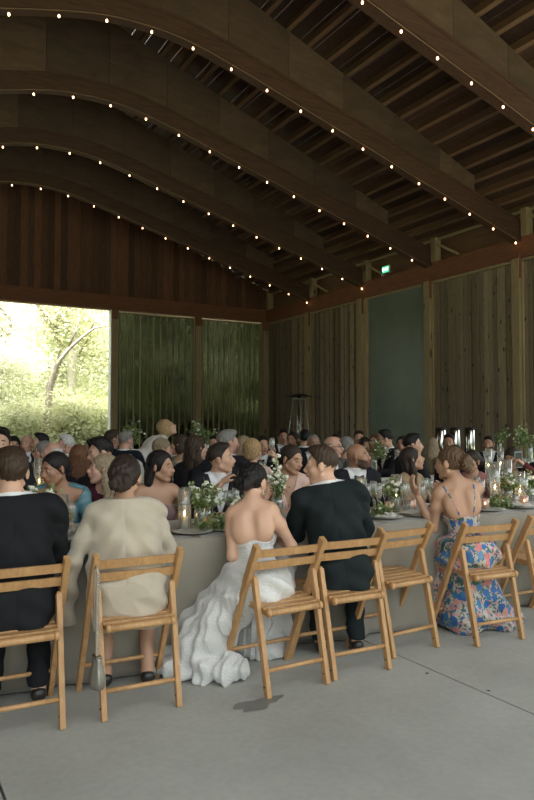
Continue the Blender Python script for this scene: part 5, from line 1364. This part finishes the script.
FAR += [
 ('b2', 16, 436, CF - 1.0, 180, 170, 'woman in black with long dark hair and spectacles, facing the camera at left', dict(sex='f', style='long', hc='black', wear='sleeves', col=(.02, .02, .02), glasses='clear', tone='fair')),
 ('b3', 29, 434.5, CF - 1.0, 195, 205, 'bald clean shaven man in a tuxedo under the forest view', dict(style=None, wear='tux', tone='ruddy', jopen=.27, shoulders=1.1)),
 ('b4', 42, 433.5, CF - 1.1, 215, 262, 'dark haired man in profile facing left, next to the bald man', dict(style='short', hc='black', wear='suit', tone='fair')),
 ('b10', 92, 440, CN, 300, 290, 'person in a purple jacket with dark hair near the slatted screen post', dict(style='short', hc='black', wear='suit', col=(.09, .05, .13), bow=False)),
 ('b11', 111, 430.5, CN, 20, 55, 'man from behind with short brown grey hair, just right of the forest view', dict(style='short', hc='brown', wear='suit', tone='ruddy')),
 ('b12', 125, 431.5, CN - .4, 15, 45, 'man from behind with grey hair and a white collar before the slatted screen', dict(style='short', hc='grey', wear='suit', col=(.012, .016, .024), tone='ruddy')),
 ('b16', 195, 431, CF, 180, 190, 'man with a shaved head at the foot of the screen post', dict(style='crop', hc='brown', wear='suit', tone='ruddy')),
 ('b22', 283, 430, CF - .6, 180, 170, 'dark haired man at the farthest table left of the patio heater', dict(style='quiff', hc='black', wear='suit', tone='tan')),
 ('b23', 292, 432, CN, 185, 200, 'dark haired woman before the boarded corner, left of the patio heater', dict(sex='f', style='updo', hc='black', wear='tee', col=(.03, .03, .03), tone='tan')),
 ('b28', 358, 431, CN, 180, 175, 'dark haired guest farthest back behind the bald man', dict(style='short', hc='dark', wear='suit', tone='mid')),
 ('b38', 336, 434, CN, 180, 190, 'dark haired guest farthest back behind the smiling man', dict(style='short', hc='dark', wear='suit', tone='mid')),
 ('b39', 215, 436, CN, 180, 200, 'dark haired guest at the farthest table left of the grey haired man', dict(style='short', hc='black', wear='suit', tone='mid')),
]
def shortlab(t):
    w_ = t.split(',')[0].split()[:10]
    while w_ and w_[-1] in ('with', 'and', 'in', 'of', 'the', 'a', 'by', 'just', 'right', 'left', 'very', 'at', 'before', 'short', 'long', 'seen', 'from', 'between', 'next', 'behind', 'holding', 'facing', 'looking', 'farthest', 'thick', 'black', 'pale', 'under', 'to', 'grey', 'frosted', 'white', 'patio', 'boarded', 'dark', 'partly'): w_.pop()
    return ' '.join(w_)
for key, px, yt, Y, bp_, hp, lab, kw in FAR:
    put_person(key, px, yt, Y, bp_, hp, lab, seat=shortlab(lab), h=.0095 if Y < 7 else .011, **kw)
# standing woman in white bending towards the table
put_person('white', 165, 418.5, 8.2, 75, 85, 'woman in white leaning forward on her feet, shoulder length blonde hair and spectacles', seat=False, h=.010, sex='f', style='bob', hc='blonde', wear='sleeves', col=(.66, .64, .58), tone='fair',
           standing=True, lean=52, glasses='clear', pitch=30, arms=('lap', 'lap'), sclip=(.8, 1.1), arm_raw={-1: ((-.2, .55, .95), (-.12, .75, .85), (0, 0, -1)), 1: ((.2, .55, .95), (.12, .75, .85), (0, 0, -1))})
# ---------------------------------------------------------------- things held
x, y, z = hand_world('b20', 1); put(FLU, x, y, 'champagne flute raised by the woman in pale pink', z=z - .10)
x, y, z = hand_world('b21', -1); put(FLU, x, y, 'champagne flute raised by the dark haired man behind the blonde', z=z - .10)
x, y, z = hand_world('b21b', -1); put(FLU, x, y, 'champagne flute raised behind the grey haired man', z=z - .10)
x, y, z = hand_world('phone', -1, .08)
t = thing('mobile_phone', 'pale blue phone held up by the dark haired woman at the right', 'phone', (x, y, z - .03), CAST['phone']['yaw'] + .5)
b = MB(); b.box((0, 0, .03), (.072, .008, .15), bev=.006); b.obj('phone_case', plain('pale_blue_case', (.35, .45, .55), .3), t)
b = MB(); b.box((0, .0045, .03), (.064, .002, .138)); b.obj('screen', plain('dark_screen', (.02, .02, .025), .1), t)
